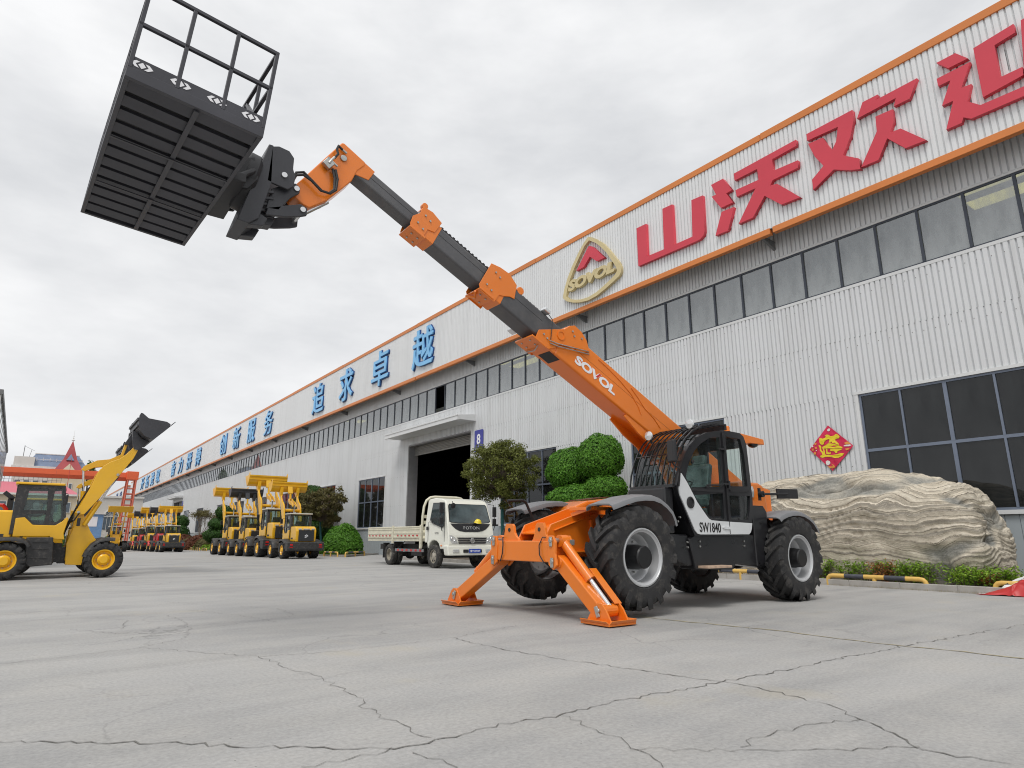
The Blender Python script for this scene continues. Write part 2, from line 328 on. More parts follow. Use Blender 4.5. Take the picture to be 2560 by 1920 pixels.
CRACKS = [
  [(0.01, 4.36), (0.3, 4.15), (0.67, 3.84), (0.97, 3.56), (1.29, 3.3), (1.56, 3.08), (1.68, 3.06), (1.95, 3.07), (2.27, 3.1), (2.61, 3.05), (3.16, 3.08), (3.57, 3.05), (4.06, 3.04), (4.55, 2.99), (5.2, 2.99), (6.32, 2.96), (6.76, 2.95), (8.18, 2.85), (9.52, 2.77)],
  [(3.61, 5.9), (3.58, 5.5), (3.64, 4.97), (3.77, 4.19), (3.95, 3.59), (4.02, 3.3), (4.1, 3.03), (4.12, 2.72), (4.1, 2.48), (4.05, 2.21), (3.9, 1.98), (3.76, 1.76), (3.64, 1.57), (3.64, 1.41), (3.71, 1.21)],
  [(2.61, 3.05), (2.58, 2.84), (2.55, 2.56), (2.48, 2.4), (2.46, 2.23), (2.41, 2.13)],
  [(1.72, 6.01), (1.75, 5.56), (1.78, 5.2), (1.86, 4.89), (1.83, 4.58), (1.84, 4.2), (1.77, 3.93), (1.76, 3.62), (1.76, 3.34), (1.79, 3.12)],
  [(-0.06, 6.9), (0.4, 6.99), (0.94, 7.11), (1.32, 6.59), (1.55, 6.23), (1.72, 6.01), (2.24, 5.86), (2.78, 5.86), (3.61, 5.9), (4.74, 6.29)],
  [(3.9, 1.98), (3.61, 2.08), (3.17, 2.14), (2.93, 2.09)],
  [(2.48, 2.4), (2.72, 2.2), (3.07, 1.93), (3.64, 1.57)],
  [(1.56, 3.08), (1.34, 3.06), (1.11, 3.09)],
  [(1.63, 2.97), (1.65, 2.75), (1.67, 2.67)],
  [(0.94, 7.11), (1.39, 7.47), (1.56, 8.17), (1.63, 9.12), (1.57, 9.76)],
  [(1.56, 8.17), (2.03, 8.3), (2.94, 8.75), (3.56, 8.41), (4.41, 8.19), (5.95, 8.37)],
  [(0.96, 8.61), (1.09, 9.52), (0.81, 10.01), (0.38, 10.04)],
  [(1.81, 11.86), (2.16, 11.16), (2.8, 11.62), (3.54, 10.59)],
  [(1.89, 10.33), (2.35, 9.18), (2.53, 8.19)],
  [(0.48, 8.96), (0.86, 8.25), (1.23, 8.41)],
  [(2.94, 8.75), (2.99, 9.74), (2.64, 10.39)],
]
# ------------------------------------------------------------------ ground
def ground_mat():
    m, t, o = newmat('yard_concrete'); b = nn(t, 'ShaderNodeBsdfPrincipled'); t.links.new(b.outputs[0], o.inputs[0])
    v = coords(t); va = coords(t, 'Object', (.25, 1.6, 1))
    big = noi(t, v, .22, 6, .6); mid = noi(t, v, 1.4, 8, .65); fine = noi(t, v, 38, 6, .7); st = noi(t, va, .9, 6, .6, .6)
    c = ramp(t, big, [(.32, (.285, .283, .277)), (.68, (.40, .397, .385))])
    c = mixc(t, .55, c, ramp(t, st, [(.34, (.27, .27, .268)), (.62, (.405, .40, .39))]))
    c = mixc(t, ramp(t, mid, [(.42, (0, 0, 0)), (.75, (.5, .5, .5))]), c, (.43, .415, .385))
    c = mixc(t, .5, c, ramp(t, fine, [(.25, (.28, .28, .28)), (.75, (.72, .72, .72))]), 'OVERLAY')
    stain = noi(t, v, .55, 5, .6)
    c = mixc(t, ramp(t, stain, [(.60, (0, 0, 0)), (.74, (.55, .55, .55))]), c, (.42, .375, .28))
    oil = noi(t, va, .35, 7, .62, .4)
    c = mixc(t, ramp(t, oil, [(.55, (0, 0, 0)), (.78, (.6, .6, .6))]), c, (.20, .20, .205))
    # hairline crazing
    dv = nn(t, 'ShaderNodeVectorMath', operation='ADD'); dn = nn(t, 'ShaderNodeTexNoise', Scale=1.3, Detail=5); t.links.new(v, dn.inputs['Vector'])
    sc_ = nn(t, 'ShaderNodeVectorMath', operation='SCALE'); t.links.new(dn.outputs['Color'], sc_.inputs[0]); sc_.inputs['Scale'].default_value = .8
    t.links.new(v, dv.inputs[0]); t.links.new(sc_.outputs[0], dv.inputs[1])
    vo = nn(t, 'ShaderNodeTexVoronoi', Scale=.75, feature='DISTANCE_TO_EDGE'); t.links.new(dv.outputs[0], vo.inputs['Vector'])
    msk = noi(t, v, .17, 3)
    line = ramp(t, vo.outputs['Distance'], [(.0, (1, 1, 1)), (.012, (0, 0, 0))])
    lm = mixc(t, 1.0, line, ramp(t, msk, [(.5, (0, 0, 0)), (.62, (.55, .55, .55))]), 'MULTIPLY')
    c = mixc(t, lm, c, (.12, .12, .115))
    vd = nn(t, 'ShaderNodeTexVoronoi', Scale=7.0); t.links.new(v, vd.inputs['Vector'])
    c = mixc(t, ramp(t, vd.outputs['Distance'], [(.03, (.6, .6, .6)), (.05, (0, 0, 0))]), c, (.13, .125, .12))
    t.links.new(c, b.inputs['Base Color']); b.inputs['Roughness'].default_value = .82; b.inputs['Specular IOR Level'].default_value = .35
    h = mixc(t, .5, fine, mid); bp = nn(t, 'ShaderNodeBump', Strength=.35, Distance=.008); t.links.new(h, bp.inputs['Height']); t.links.new(bp.outputs[0], b.inputs['Normal'])
    return m
g = MB(); ys = [-150, 0, 25, 60, 120, 400, 1600]; xs = [-900, -60, 0, 20, 60, 900]
gv = [(x, y, gz(y)) for y in ys for x in xs]; nx = len(xs)
g.add(gv, [(j * nx + i, j * nx + i + 1, (j + 1) * nx + i + 1, (j + 1) * nx + i) for j in range(len(ys) - 1) for i in range(nx - 1)])
ground = struct(g.build('ground', ground_mat()))

def crack_strip(mb, pts, w0, w1, jit, step=.10):
    line = []
    for a, b in zip(pts[:-1], pts[1:]):
        a, b = V(a[0], a[1], 0), V(b[0], b[1], 0); n = max(1, int((b - a).length / step)); d = (b - a).normalized(); q = V(-d.y, d.x, 0)
        for i in range(n): line.append(a + (b - a) * i / n + q * random.uniform(-jit, jit))
    line.append(V(pts[-1][0], pts[-1][1], 0)); o = len(mb.v)
    for i, p in enumerate(line):
        d = (line[min(i + 1, len(line) - 1)] - line[max(i - 1, 0)]).normalized(); q = V(-d.y, d.x, 0) * random.uniform(w0, w1)
        mb.v += [(p.x + q.x, p.y + q.y, .004), (p.x - q.x, p.y - q.y, .004)]
    mb.f += [(o + 2 * i, o + 2 * i + 1, o + 2 * i + 3, o + 2 * i + 2) for i in range(len(line) - 1)]
crack_m = mat('crack_dirt', (.165, .16, .148), .95, var=.35, sc=20)
for i, pts in enumerate(CRACKS):
    mb = MB(); big = i in (0, 1); crack_strip(mb, pts, .001 if big else .0008, .0065 if big else .0035, .030, .05)
    mb.build('crack', crack_m, ground)
seam_m = mat('seam_sand', (.36, .32, .22), .95, var=.25, sc=9)
mb = MB(); crack_strip(mb, [(6.45, 6.0), (6.57, 5.2), (6.75, 4.11), (6.72, 3.11), (6.86, 2.59), (6.9, 1.5)], .008, .025, .02); mb.build('joint', seam_m, ground)

# kerb, planting bed
kerb_m = mat('kerb_stone', (.36, .345, .32), .85, var=.15, sc=5, bump=.4, bsc=50, dust=.3)
soil_m = mat('planting_soil', (.11, .085, .06), .95, var=.4, sc=10, bump=.8, bsc=20)
bed = struct(MB().bx(14.12, 18.4, -14, 28.2, -.2, .07).build('planting_bed', soil_m))
bed2 = MB(); bed2.add([(14.12, 34.8, gz(34.8) + .07), (18.4, 39.9, gz(39.9) + .07), (18.4, 112, gz(112) + .07), (14.12, 112, gz(112) + .07)], [(0, 1, 2, 3)])
struct(bed2.build('planting_bed', soil_m))
kerb = MB().bx(13.98, 14.115, -1.0, -.012, -.2, .125).mesh('kerb_stone')
kr = struct(MB().bx(13.99, 14.11, -14, 28.2, -.25, .10).build('kerb', kerb_m))
first = None
for y in range(-2, 28):
    if first is None: first = link(kerb, 'kerb_stone', kerb_m, kr, .008); first.location = (0, y + 1, 0)
    else: inst(first, kr, (0, y + 1, random.uniform(-.004, .004)))
k2 = MB(); k2.beam((14.05, 34.6, gz(34.6) - .02), (14.05, 112, gz(112) - .02), .13, .24); k2.beam((14.1, 34.65, gz(34.6) - .02), (18.4, 39.8, gz(39.8) - .02), .13, .24)
struct(k2.build('kerb', kerb_m))

# ------------------------------------------------------------------ factory
FX, FF = 18.5, 17.7                     # wall plane, fascia plane
Y0, Y1 = -14.0, 181.0
def sheeting(name, col, streak=.16):
    m, t, o = newmat(name); b = nn(t, 'ShaderNodeBsdfPrincipled', Roughness=.40); t.links.new(b.outputs[0], o.inputs[0])
    v = coords(t); sp = nn(t, 'ShaderNodeSeparateXYZ'); t.links.new(v, sp.inputs[0])
    dv = nn(t, 'ShaderNodeMath', operation='DIVIDE'); t.links.new(sp.outputs[1], dv.inputs[0]); dv.inputs[1].default_value = .87
    fl = nn(t, 'ShaderNodeMath', operation='FLOOR'); t.links.new(dv.outputs[0], fl.inputs[0])
    wn = nn(t, 'ShaderNodeTexWhiteNoise', noise_dimensions='1D'); t.links.new(fl.outputs[0], wn.inputs['W'])
    c = ramp(t, wn.outputs[0], [(0, tuple(x * .975 for x in col)), (1, tuple(x * 1.02 for x in col))])
    st = noi(t, coords(t, 'Object', (1, 3.2, .16)), 1.0, 7, .68); c = mixc(t, ramp(t, st, [(.48, (0, 0, 0)), (.80, (streak * 2.4,) * 3)]), c, (.34, .335, .32))
    bl = noi(t, v, .35, 4); c = mixc(t, ramp(t, bl, [(.45, (0, 0, 0)), (.8, (.16, .16, .16))]), c, tuple(x * .86 for x in col))
    t.links.new(c, b.inputs['Base Color']); wb = noi(t, v, 1.3, 2); bp = nn(t, 'ShaderNodeBump', Strength=.12, Distance=.05); t.links.new(wb, bp.inputs['Height']); t.links.new(bp.outputs[0], b.inputs['Normal']); return m
sheet_m = sheeting('pale_grey_sheeting', (.66, .675, .685))
sheet2_m = sheeting('fascia_sheeting', (.72, .73, .735), .08)
base_m = mat('grey_blue_panel', (.36, .40, .42), .45, var=.06, sc=.5)
trim_m = mat('orange_trim', (.62, .20, .045), .45, var=.08, sc=.4)
flash_m = mat('white_flashing', (.64, .65, .65), .4, var=.05, sc=.6)
frame_m = mat('grey_blue_aluminium', (.17, .20, .26), .4, .3, var=.08)
frameD_m = mat('dark_aluminium', (.05, .058, .075), .4, .3, var=.1)
pane_m = glass('clerestory_glass', (.72, .76, .75), .46, (.33, .35, .345), 2.5)  # dust film kept pale and dense; part of it imitates reflected sky
pane2_m = glass('window_glass', (.34, .36, .36), .30, (.05, .053, .053), 1.5)
steel_m = mat('grey_steelwork', (.16, .165, .17), .55, var=.1)
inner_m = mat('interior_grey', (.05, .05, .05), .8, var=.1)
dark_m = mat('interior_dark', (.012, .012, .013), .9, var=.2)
fac = thing('factory_building', (FX, 60, gz(60)), 'long pale grey corrugated factory hall with orange roof trim and a clerestory window band', 'building')
PER = .145
def corr(mb, X, y0, y1, z0, z1, dep=.042):
    n = max(1, round((y1 - y0) / PER)); p = (y1 - y0) / n; row = []
    for i in range(n):
        y = y0 + i * p
        row += [(X, y), (X, y + p * .13), (X - dep, y + p * .22), (X - dep * 1.04, y + p * .56), (X - dep, y + p * .90)]
    row.append((X, y1)); o = len(mb.v); m = len(row)
    mb.v += [(x, y, z0) for x, y in row] + [(x, y, z1) for x, y in row]
    mb.f += [(o + i + 1, o + i, o + m + i, o + m + i + 1) for i in range(m - 1)]
DOORS = [(28.8, 36.1), (113.6, 121.0)]
WINS = [(-4.8, -.47), (4.0, 8.33), (12.8, 17.13), (21.63, 25.96), (39.3, 43.63), (48.1, 52.43), (57.6, 61.93), (66.4, 70.7), (75.2, 79.5), (84.0, 88.3), (96.6, 100.9), (106.7, 111.0),
        (124, 128.3), (133, 137.3), (142, 146.3), (151, 155.3)]
def gaps(ops):
    r = []; c = Y0
    for a, b in sorted(ops):
        r.append((c, a)); c = b
    r.append((c, Y1)); return r
wall = MB()
for a, b in gaps(WINS + DOORS): corr(wall, FX, a, b, 1.62, 4.98)
for a, b in gaps(DOORS): corr(wall, FX, a, b, 4.98, 6.66)
corr(wall, FX, Y0, Y1, 6.66, 8.16)
wall.build('wall_sheeting', sheet_m, fac)
up = MB(); corr(up, FX, Y0, Y1, 9.93, 13.9); up.build('upper_wall_sheeting', sheet_m, fac)
bs = MB()
for a, b in gaps(DOORS):
    n = max(1, round((b - a) / .29)); p = (b - a) / n
    for i in range(n): bs.bx(FX - .012, FX + .1, a + i * p + .006, a + (i + 1) * p - .006, -1.6, 1.55)
    bs.bx(FX + .012, FX + .09, a, b, -1.6, 1.55)
bs.build('base_panel_wall', base_m, fac)
fs = MB(); corr(fs, FF, Y0, Y1, 10.62, 13.9); fs.build('fascia_sheeting', sheet2_m, fac)
MB().bx(FF + .03, FF + .1, Y0, Y1, 10.6, 13.9).build('fascia_backing', steel_m, fac)
tr = MB(); y = Y0; k = 0
while y < Y1:
    e_ = min(Y1, y + 11.9); tr.bx(FF - .06 - .003 * (k % 2), FF + .12, y, e_, 10.44, 10.64); y += 12; k += 1
tr.build('lower_orange_trim', trim_m, fac, .008)
tr = MB(); y = Y0; k = 0
while y < Y1:
    e_ = min(Y1, y + 11.98); tr.bx(FF - .075 - .004 * (k % 2), FF + .16, y, e_, 13.83, 14.05 + .012 * (k % 2)); y += 12; k += 1
tr.build('roof_edge_trim', trim_m, fac, .008)
MB().bx(FF + .1, FX + .1, Y0, Y1, 13.88, 13.94).build('eaves_soffit', steel_m, fac)
# brackets under the fascia
br0 = MB().bx(FF - .02, FX - .03, -.05, .05, 10.46, 10.52); br0.prism([(FF + .02, -.04, 10.46), (FX - .03, -.04, 10.46), (FX - .03, -.04, 10.22)], (0, .08, 0))
bk = None
for i in range(21):
    y = 1.3 + 9.06 * i
    if bk is None: bk = link(br0.mesh('bracket'), 'bracket', steel_m, fac); bk.location = (0, y, 0)
    else: inst(bk, fac, (0, y, 0))
# clerestory: continuous band, one pane per bay
cl = MB(); cl.bx(FX - .05, FX + .1, Y0, Y1, 8.16, 8.25); cl.bx(FX - .03, FX + .08, Y0, Y1, 9.87, 9.955)
cl.build('clerestory_flashing', flash_m, fac)
cf = MB(); cf.bx(FX + .0, FX + .06, Y0, Y1, 8.25, 8.30); cf.bx(FX, FX + .06, Y0, Y1, 9.82, 9.872)
NP = 160; CY = 3.93; CP = 1.1135
for i in range(-14, NP):
    y = CY + CP * i
    if y > Y1: break
    cf.bx(FX - .012, FX + .062, y - .035, y + .035, 8.298, 9.822)
clw = cf.build('clerestory_window', frameD_m, fac)
pm = MB().bx(FX + .028, FX + .034, .038, CP - .038, 8.302, 9.818).mesh('pane'); p0 = None
for i in range(-14, NP - 1):
    y = CY + CP * i
    if y + CP > Y1 or i == 25: continue
    if p0 is None: p0 = link(pm, 'pane', pane_m, clw); p0.location = (0, y, 0)
    else: inst(p0, clw, (0, y, 0))
# lower windows: aluminium frame, two rows of four panes
def window(y0, y1):
    f = MB(); z0, z1, zb = 1.63, 4.97, 3.36; q = (y1 - y0) / 4
    f.bx(FX - .01, FX + .06, y0, y0 + .06, z0, z1); f.bx(FX - .01, FX + .06, y1 - .06, y1, z0, z1)
    f.bx(FX - .01, FX + .06, y0 + .06, y1 - .06, z0, z0 + .06); f.bx(FX - .01, FX + .06, y0 + .06, y1 - .06, z1 - .06, z1)
    f.bx(FX - .014, FX + .055, y0 + .06, y1 - .06, zb - .04, zb + .04)
    for i in (1, 2, 3):
        w_ = .045 if i == 2 else .026
        f.bx(FX - .018, FX + .05, y0 + q * i - w_, y0 + q * i + w_, z0 + .06, zb - .04); f.bx(FX - .018, FX + .05, y0 + q * i - w_, y0 + q * i + w_, zb + .04, z1 - .06)
    return f, q, zb
wf, q, zb = window(0, 4.33)
wme = wf.mesh('window'); hood = MB().bx(FX - .07, FX + .02, -.09, 4.42, 4.97, 5.05); hood.bx(FX - .06, FX + .02, -.09, -.002, 1.63, 4.968); hood.bx(FX - .06, FX + .02, 4.332, 4.42, 1.63, 4.968)
hood.bx(FX - .09, FX + .02, -.12, 4.45, 1.53, 1.628)
hme = hood.mesh('window_flashing')
pu = MB().bx(FX + .02, FX + .026, .03, q - .03, zb + .041, 4.909).mesh('pane'); pl = MB().bx(FX + .02, FX + .026, .03, q - .03, 1.691, zb - .041).mesh('pane')
W0 = None
for a, b in WINS:
    if W0 is None:
        W0 = link(wme, 'window', frame_m, fac); link(hme, 'window_flashing', flash_m, W0)
        for i in range(4):
            for me in (pu, pl):
                if i == 0: link(me, 'pane', pane2_m, W0)
                else:
                    c = bpy.data.objects.new('pane', me); COL.objects.link(c); c.parent = W0; c.location = (0, q * i, 0)
        W0.location = (0, a, 0)
    else:
        c = copy_tree(W0, fac); c.location = (0, a, 0)
# doors
jamb_m = mat('door_jamb_grey', (.20, .20, .205), .5, var=.1); slat_m = mat('roller_shutter', (.27, .265, .25), .45, .3, var=.1)
for di, (a, b) in enumerate(DOORS):
    gb = gz(a)
    d = MB(); d.bx(FX - .03, FX + .62, a - .02, a + .02, gb - .1, 6.6); d.bx(FX - .03, FX + .62, b - .10, b + .02, gb - .1, 6.6)
    d.bx(FX - .04, FX + .3, a + .02, b - .1, 6.58, 6.72)
    door = d.build('door', jamb_m, fac)
    sl = MB(); 
    for i in range(6):
        z = 6.06 + .09 * i; sl.lathe([(.055, 0), (.055, b - a - .14)], (FX + .42, a + .03, z + .045), (0, 1, 0), 8)
    sl.bx(FX + .36, FX + .48, a + .03, b - .11, 6.02, 6.06)
    sl.build('roller_shutter', slat_m, door, smooth=True)
    ca = MB(); ca.bx(17.28, 17.40, a - .5, b + 1.05, 7.08, 7.34); ca.prism([(17.4, a - .5, 7.12), (FX - .03, a - .5, 7.12), (FX - .03, a - .5, 7.50), (17.4, a - .5, 7.36)], (0, b - a + 1.55, 0))
    ca.bx(17.25, 17.29, a - .52, b + 1.07, 7.30, 7.37)
    ca.build('door_canopy', flash_m, door, .006)
# interior: floor is the yard, dark back wall, roof with skylights, crane beam
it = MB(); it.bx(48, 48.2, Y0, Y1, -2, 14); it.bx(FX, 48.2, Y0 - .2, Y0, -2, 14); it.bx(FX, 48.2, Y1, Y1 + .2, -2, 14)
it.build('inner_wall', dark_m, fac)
SKY = [(4.2, 6.6), (30.2, 33.4), (58, 60)]
rf = MB(); c = Y0
for a, b in SKY + [(Y1, Y1)]:
    rf.bx(FX, 48.2, c, a, 12.2, 12.3)
    if a < b: rf.bx(FX, 22.8, a, b, 12.2, 12.3); rf.bx(25.2, 48.2, a, b, 12.2, 12.3); rf.bx(23.85, 24.1, a, b, 12.12, 12.3)
    c = b
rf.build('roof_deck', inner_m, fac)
sk_m, t_, o_ = newmat('skylight_sheet'); tl = nn(t_, 'ShaderNodeBsdfTranslucent'); tl.inputs[0].default_value = (.85, .78, .45, 1); t_.links.new(tl.outputs[0], o_.inputs[0])
for a, b in SKY: MB().bx(22.8, 25.2, a, b, 12.24, 12.26).build('skylight', sk_m, fac)
MB().bx(FX + .9, FX + 1.1, Y0, Y1, 8.68, 8.86).build('crane_rail_beam', mat('pale_beam', (.62, .62, .58), .6), fac)
cb = MB()
for i in range(21): cb.bx(FX + .3, FX + .7, 1.1 + 9.06 * i, 1.5 + 9.06 * i, -1.6, 12.2)
cb.build('column_row', inner_m, fac)

sc_ = MB()
for z in (2.95, 4.75, 6.4, 7.9):
    for i in range(150):
        y = 1.2 + i * .29 + random.uniform(-.02, .02)
        if z < 4.98 and any(a - .1 < y < b + .1 for a, b in WINS + DOORS): continue
        if any(a - .1 < y < b + .1 for a, b in DOORS) and z < 6.7: continue
        sc_.lathe([(.011, 0), (.011, .006), (0, .009)], (FX - .044, y, z + random.uniform(-.01, .01)), (-1, 0, 0), 6, cap=False)
tag(sc_.build('screws', mat('weathered_screw', (.18, .17, .16), .6), fac), None, None, kind='stuff')
# ------------------------------------------------------------------ signs on the facade
red_m = mat('red_sign_face', (.62, .045, .075), .45, var=.06, sc=.8)
def dotted(name, col):
    m, t, o = newmat(name); b = nn(t, 'ShaderNodeBsdfPrincipled', Roughness=.45); t.links.new(b.outputs[0], o.inputs[0])
    v = coords(t, 'Object', (1, 1, 1)); vo = nn(t, 'ShaderNodeTexVoronoi', Scale=17.0); vo.inputs['Randomness'].default_value = .0; t.links.new(v, vo.inputs['Vector'])
    c = mixc(t, ramp(t, vo.outputs['Distance'], [(.12, (.75, .75, .75)), (.22, (0, 0, 0))]), mixc(t, noi(t, v, .8, 3), tuple(x * .9 for x in col), tuple(x * 1.08 for x in col)), (.80, .22, .25))
    t.links.new(c, b.inputs['Base Color']); return m
redd_m = dotted('red_sign_face_with_leds', (.60, .045, .072))
LAB = {'mountain': 'red cut-out sign character shaped like a three-pronged fork, beside the gold emblem',
       'fertile': 'red cut-out sign character with two crossbars, second from the gold emblem',
       'joyous': 'red cut-out sign character, third from the gold emblem',
       'welcome': 'large red cut-out sign character cut off by the right edge of the photo'}
for k, lab in LAB.items():
    ys_ = [p[0] for g_ in GLYPH[k] for p in g_]; zs_ = [p[1] for g_ in GLYPH[k] for p in g_]; yc, zc = sum(ys_) / len(ys_), min(zs_)
    r_ = thing('sign_character', (FF - .03, yc, zc), lab, 'sign', 'red roof sign characters')
    for g_ in GLYPH[k]:
        me = curve_mesh([[(-p[0], p[1]) for p in g_]], .15); on_facade(me, 17.60, 0, 0); link(me, 'stroke', redd_m, r_)
        st_ = MB(); yy = sum(p[0] for p in g_) / len(g_); zz = sum(p[1] for p in g_) / len(g_)
        st_.bx(17.66, 17.70, yy - .04, yy + .04, zz - .3, zz + .3); st_.build('mount', steel_m, r_)
gold_m = mat('gold_sign_face', (.60, .50, .27), .42, .1, var=.06, sc=1)
em = thing('company_emblem', (FF - .03, 18.2, 10.74), 'gold rounded triangle emblem with red chevron and SOVOL lettering on the fascia', 'sign')
me = curve_mesh([[(-p[0], p[1]) for p in g_] for g_ in GLYPH['ring']], .15); on_facade(me, 17.60, 0, 0); link(me, 'ring', gold_m, em)
me = curve_mesh([[(-p[0], p[1]) for p in GLYPH['chevron'][0]]], .15); on_facade(me, 17.60, 0, 0); link(me, 'chevron', red_m, em)
me = fit(text_mesh('SOVOL', .6, .15, .035, .18, spacing=.94), 2.85, .50); on_facade(me, 17.57, 18.13, 11.74); link(me, 'lettering', gold_m, em)
blue_m = mat('light_blue_sign_face', (.20, .50, .82), .4, var=.08, sc=.6); bluedk_m = mat('dark_blue_sign_edge', (.012, .06, .22), .4, var=.1)
ROW = [('越', 32.95, 'nearest'), ('卓', 39.0, 'second nearest'), ('求', 44.95, 'third nearest'), ('追', 50.95, 'fourth nearest'), ('务', 65.1, 'fifth nearest'), ('服', 71.5, 'sixth nearest'), ('新', 77.9, 'seventh nearest'), ('创', 84.4, 'eighth nearest'),
       ('搏', 99.6, 'ninth nearest'), ('拼', 106.3, 'tenth nearest'), ('力', 113.4, 'eleventh nearest'), ('奋', 120.1, 'twelfth nearest'), ('取', 136.8, 'fourth from the far end'), ('进', 143.8, 'third from the far end'), ('拓', 151.0, 'second from the far end'), ('开', 158.2, 'farthest')]
for ch, y, which in ROW:
    wd = 2.68 if y < 60 else 2.68 + (y - 60) * .022
    r_ = thing('sign_character', (FF - .03, y, 10.98), 'blue cut-out sign character on the grey fascia, %s of its row' % which, 'sign', 'blue roof sign characters')
    bk_ = fit(text_mesh(ch, 2.4, .10, .062), wd, 2.56); on_facade(bk_, 17.62, y, 12.24); link(bk_, 'edge_plate', bluedk_m, r_)
    fr_ = fit(text_mesh(ch, 2.4, .10, .022), wd - .09, 2.47); on_facade(fr_, 17.55, y, 12.24); link(fr_, 'face_plate', blue_m, r_)
# diamond shaped paper charm
def sag(me, amp=.02):
    for v_ in me.vertices:
        v_.co.x += amp * noise.noise(Vector((v_.co.y * 3.1, v_.co.z * 3.1, 4.0))) + .5 * amp * noise.noise(Vector((v_.co.y * 9, v_.co.z * 9, 1.0)))
    return me
c4 = GLYPH['poster'][0]; pv = []; n = 26
for i in range(n + 1):
    for j in range(n + 1):
        a, b = i / n, j / n
        y = (1 - a) * (1 - b) * c4[0][0] + a * (1 - b) * c4[1][0] + a * b * c4[2][0] + (1 - a) * b * c4[3][0]
        z = (1 - a) * (1 - b) * c4[0][1] + a * (1 - b) * c4[1][1] + a * b * c4[2][1] + (1 - a) * b * c4[3][1]
        pv.append((18.42, y, z))
pmb = MB(); pmb.add(pv, [(i * (n + 1) + j, i * (n + 1) + j + 1, (i + 1) * (n + 1) + j + 1, (i + 1) * (n + 1) + j) for i in range(n) for j in range(n)])
charm = thing('paper_charm', (18.42, 9.25, 2.87), 'crumpled red diamond paper charm with gold lucky character taped to the wall', 'poster')
link(sag(pmb.mesh('sheet')), 'sheet', mat('crimson_foil_paper', (.62, .012, .07), .32, var=.15, sc=5, bump=.4, bsc=12), charm, smooth='all')
def print_layer(key, nm, m, dx):
    for g_ in GLYPH[key]:
        me = curve_mesh([[(-p[0], p[1]) for p in g_]], .002); 
        bm_ = bmesh.new(); bm_.from_mesh(me); bmesh.ops.subdivide_edges(bm_, edges=[e_ for e_ in bm_.edges if e_.calc_length() > .12], cuts=2); bm_.to_mesh(me); bm_.free()
        on_facade(me, 18.42 - dx, 0, 0); sag(me); link(me, nm, m, charm)
print_layer('poster_gold', 'lucky_character', mat('gold_print', (.78, .62, .02), .4, var=.08), .012)
print_layer('poster_white', 'white_motif', mat('white_motif_print', (.75, .70, .66), .5), .013)
print_layer('poster_orange', 'gold_motif', mat('orange_motif_print', (.70, .28, .05), .5), .0125)
# door number plate
ng = MB(); pts = []
for cx, cy, a0 in ((.33, .50, 0), (-.33, .50, 90), (-.33, -.50, 180), (.33, -.50, 270)):
    for k in range(5): a = R(a0 + 22.5 * k); pts.append((cx + .075 * math.cos(a), cy + .075 * math.sin(a)))
for y, sc_, lab in ((27.93, 1.0, 'dark blue number plate reading 8 beside the open roller door'), (112.9, 1.0, 'small blue number plate beside the distant second door')):
    r_ = thing('number_plate', (18.43, y, 5.4), lab, 'sign')
    me = curve_mesh([pts], .03); on_facade(me, 18.42, y, 6.0); link(me, 'plate', mat('plate_blue', (.035, .04, .30), .35), r_)
    if y < 50:
        me = fit(text_mesh('8', .6, .01, .018), .34, .56); on_facade(me, 18.40, y, 6.08); link(me, 'numeral', MT['print_white'], r_)
        me = fit(text_mesh('号门', .13, .01, .0), .24, .11); on_facade(me, 18.40, y - .12, 5.70); link(me, 'lettering', MT['print_white'], r_)
        ar = MB(); ar.beam((18.40, y + .34, 5.62), (18.40, y + .27, 5.55), .01, .025, (1, 0, 0)); ar.beam((18.40, y + .27, 5.55), (18.40, y + .33, 5.48), .01, .025, (1, 0, 0)); ar.beam((18.40, y + .06, 5.52), (18.40, y - .02, 5.44), .01, .025, (1, 0, 0)); ar.build('arrow', MT['print_white'], r_)
# ------------------------------------------------------------------ wheels
def tyre_mb(Rr, W, rim, nl=19, lug=.045, chev=1, ang=.42, c=(0, 0, 0)):
    """axis along y, centred at c"""
    m = MB(); b = Rr - lug
    prof = [(rim, -W * .40), (rim + .03, -W * .47), ((rim + b) / 2, -W * .5), (b - .06, -W * .49), (b - .015, -W * .42), (b, -W * .25), (b + .004, 0), (b, W * .25), (b - .015, W * .42), (b - .06, W * .49), ((rim + b) / 2, W * .5), (rim + .03, W * .47), (rim, W * .40)]
    m.lathe(prof, c, (0, 1, 0), 48, cap=False)
    def P(r_, a, y): return (c[0] + r_ * math.cos(a), c[1] + y, c[2] + r_ * math.sin(a))
    for s in (-1, 1):
        for i in range(nl):
            a0 = 2 * math.pi * (i + (.5 if s > 0 else 0)) / nl
            secs = [(-.06, Rr, b - .03, .060), (.25, Rr, b - .03, .058), (.6, Rr - .004, b - .03, .062), (.92, Rr - .018, b - .05, .075), (1.02, Rr - .055, b - .09, .080), (1.01, Rr - .115, b - .12, .070)]
            o = len(m.v)
            for t_, ro, ri, hw in secs:
                a = a0 + chev * ang * max(0, min(t_, 1)) ; y = s * t_ * W / 2; k = .35 / Rr * hw / .35 * 1.0
                h_ = hw / Rr * .62
                m.v += [P(ri, a - h_ * 1.25, y * .985), P(ro, a - h_, y), P(ro, a + h_, y), P(ri, a + h_ * 1.25, y * .985)]
            for j in range(len(secs) - 1):
                for k in range(3):
                    q_ = o + j * 4 + k; f_ = (q_, q_ + 1, q_ + 5, q_ + 4); m.f.append(f_ if s > 0 else f_[::-1])
            e_ = o + (len(secs) - 1) * 4
            m.f.append((o, o + 1, o + 2, o + 3)); m.f.append((e_ + 3, e_ + 2, e_ + 1, e_))
    return m
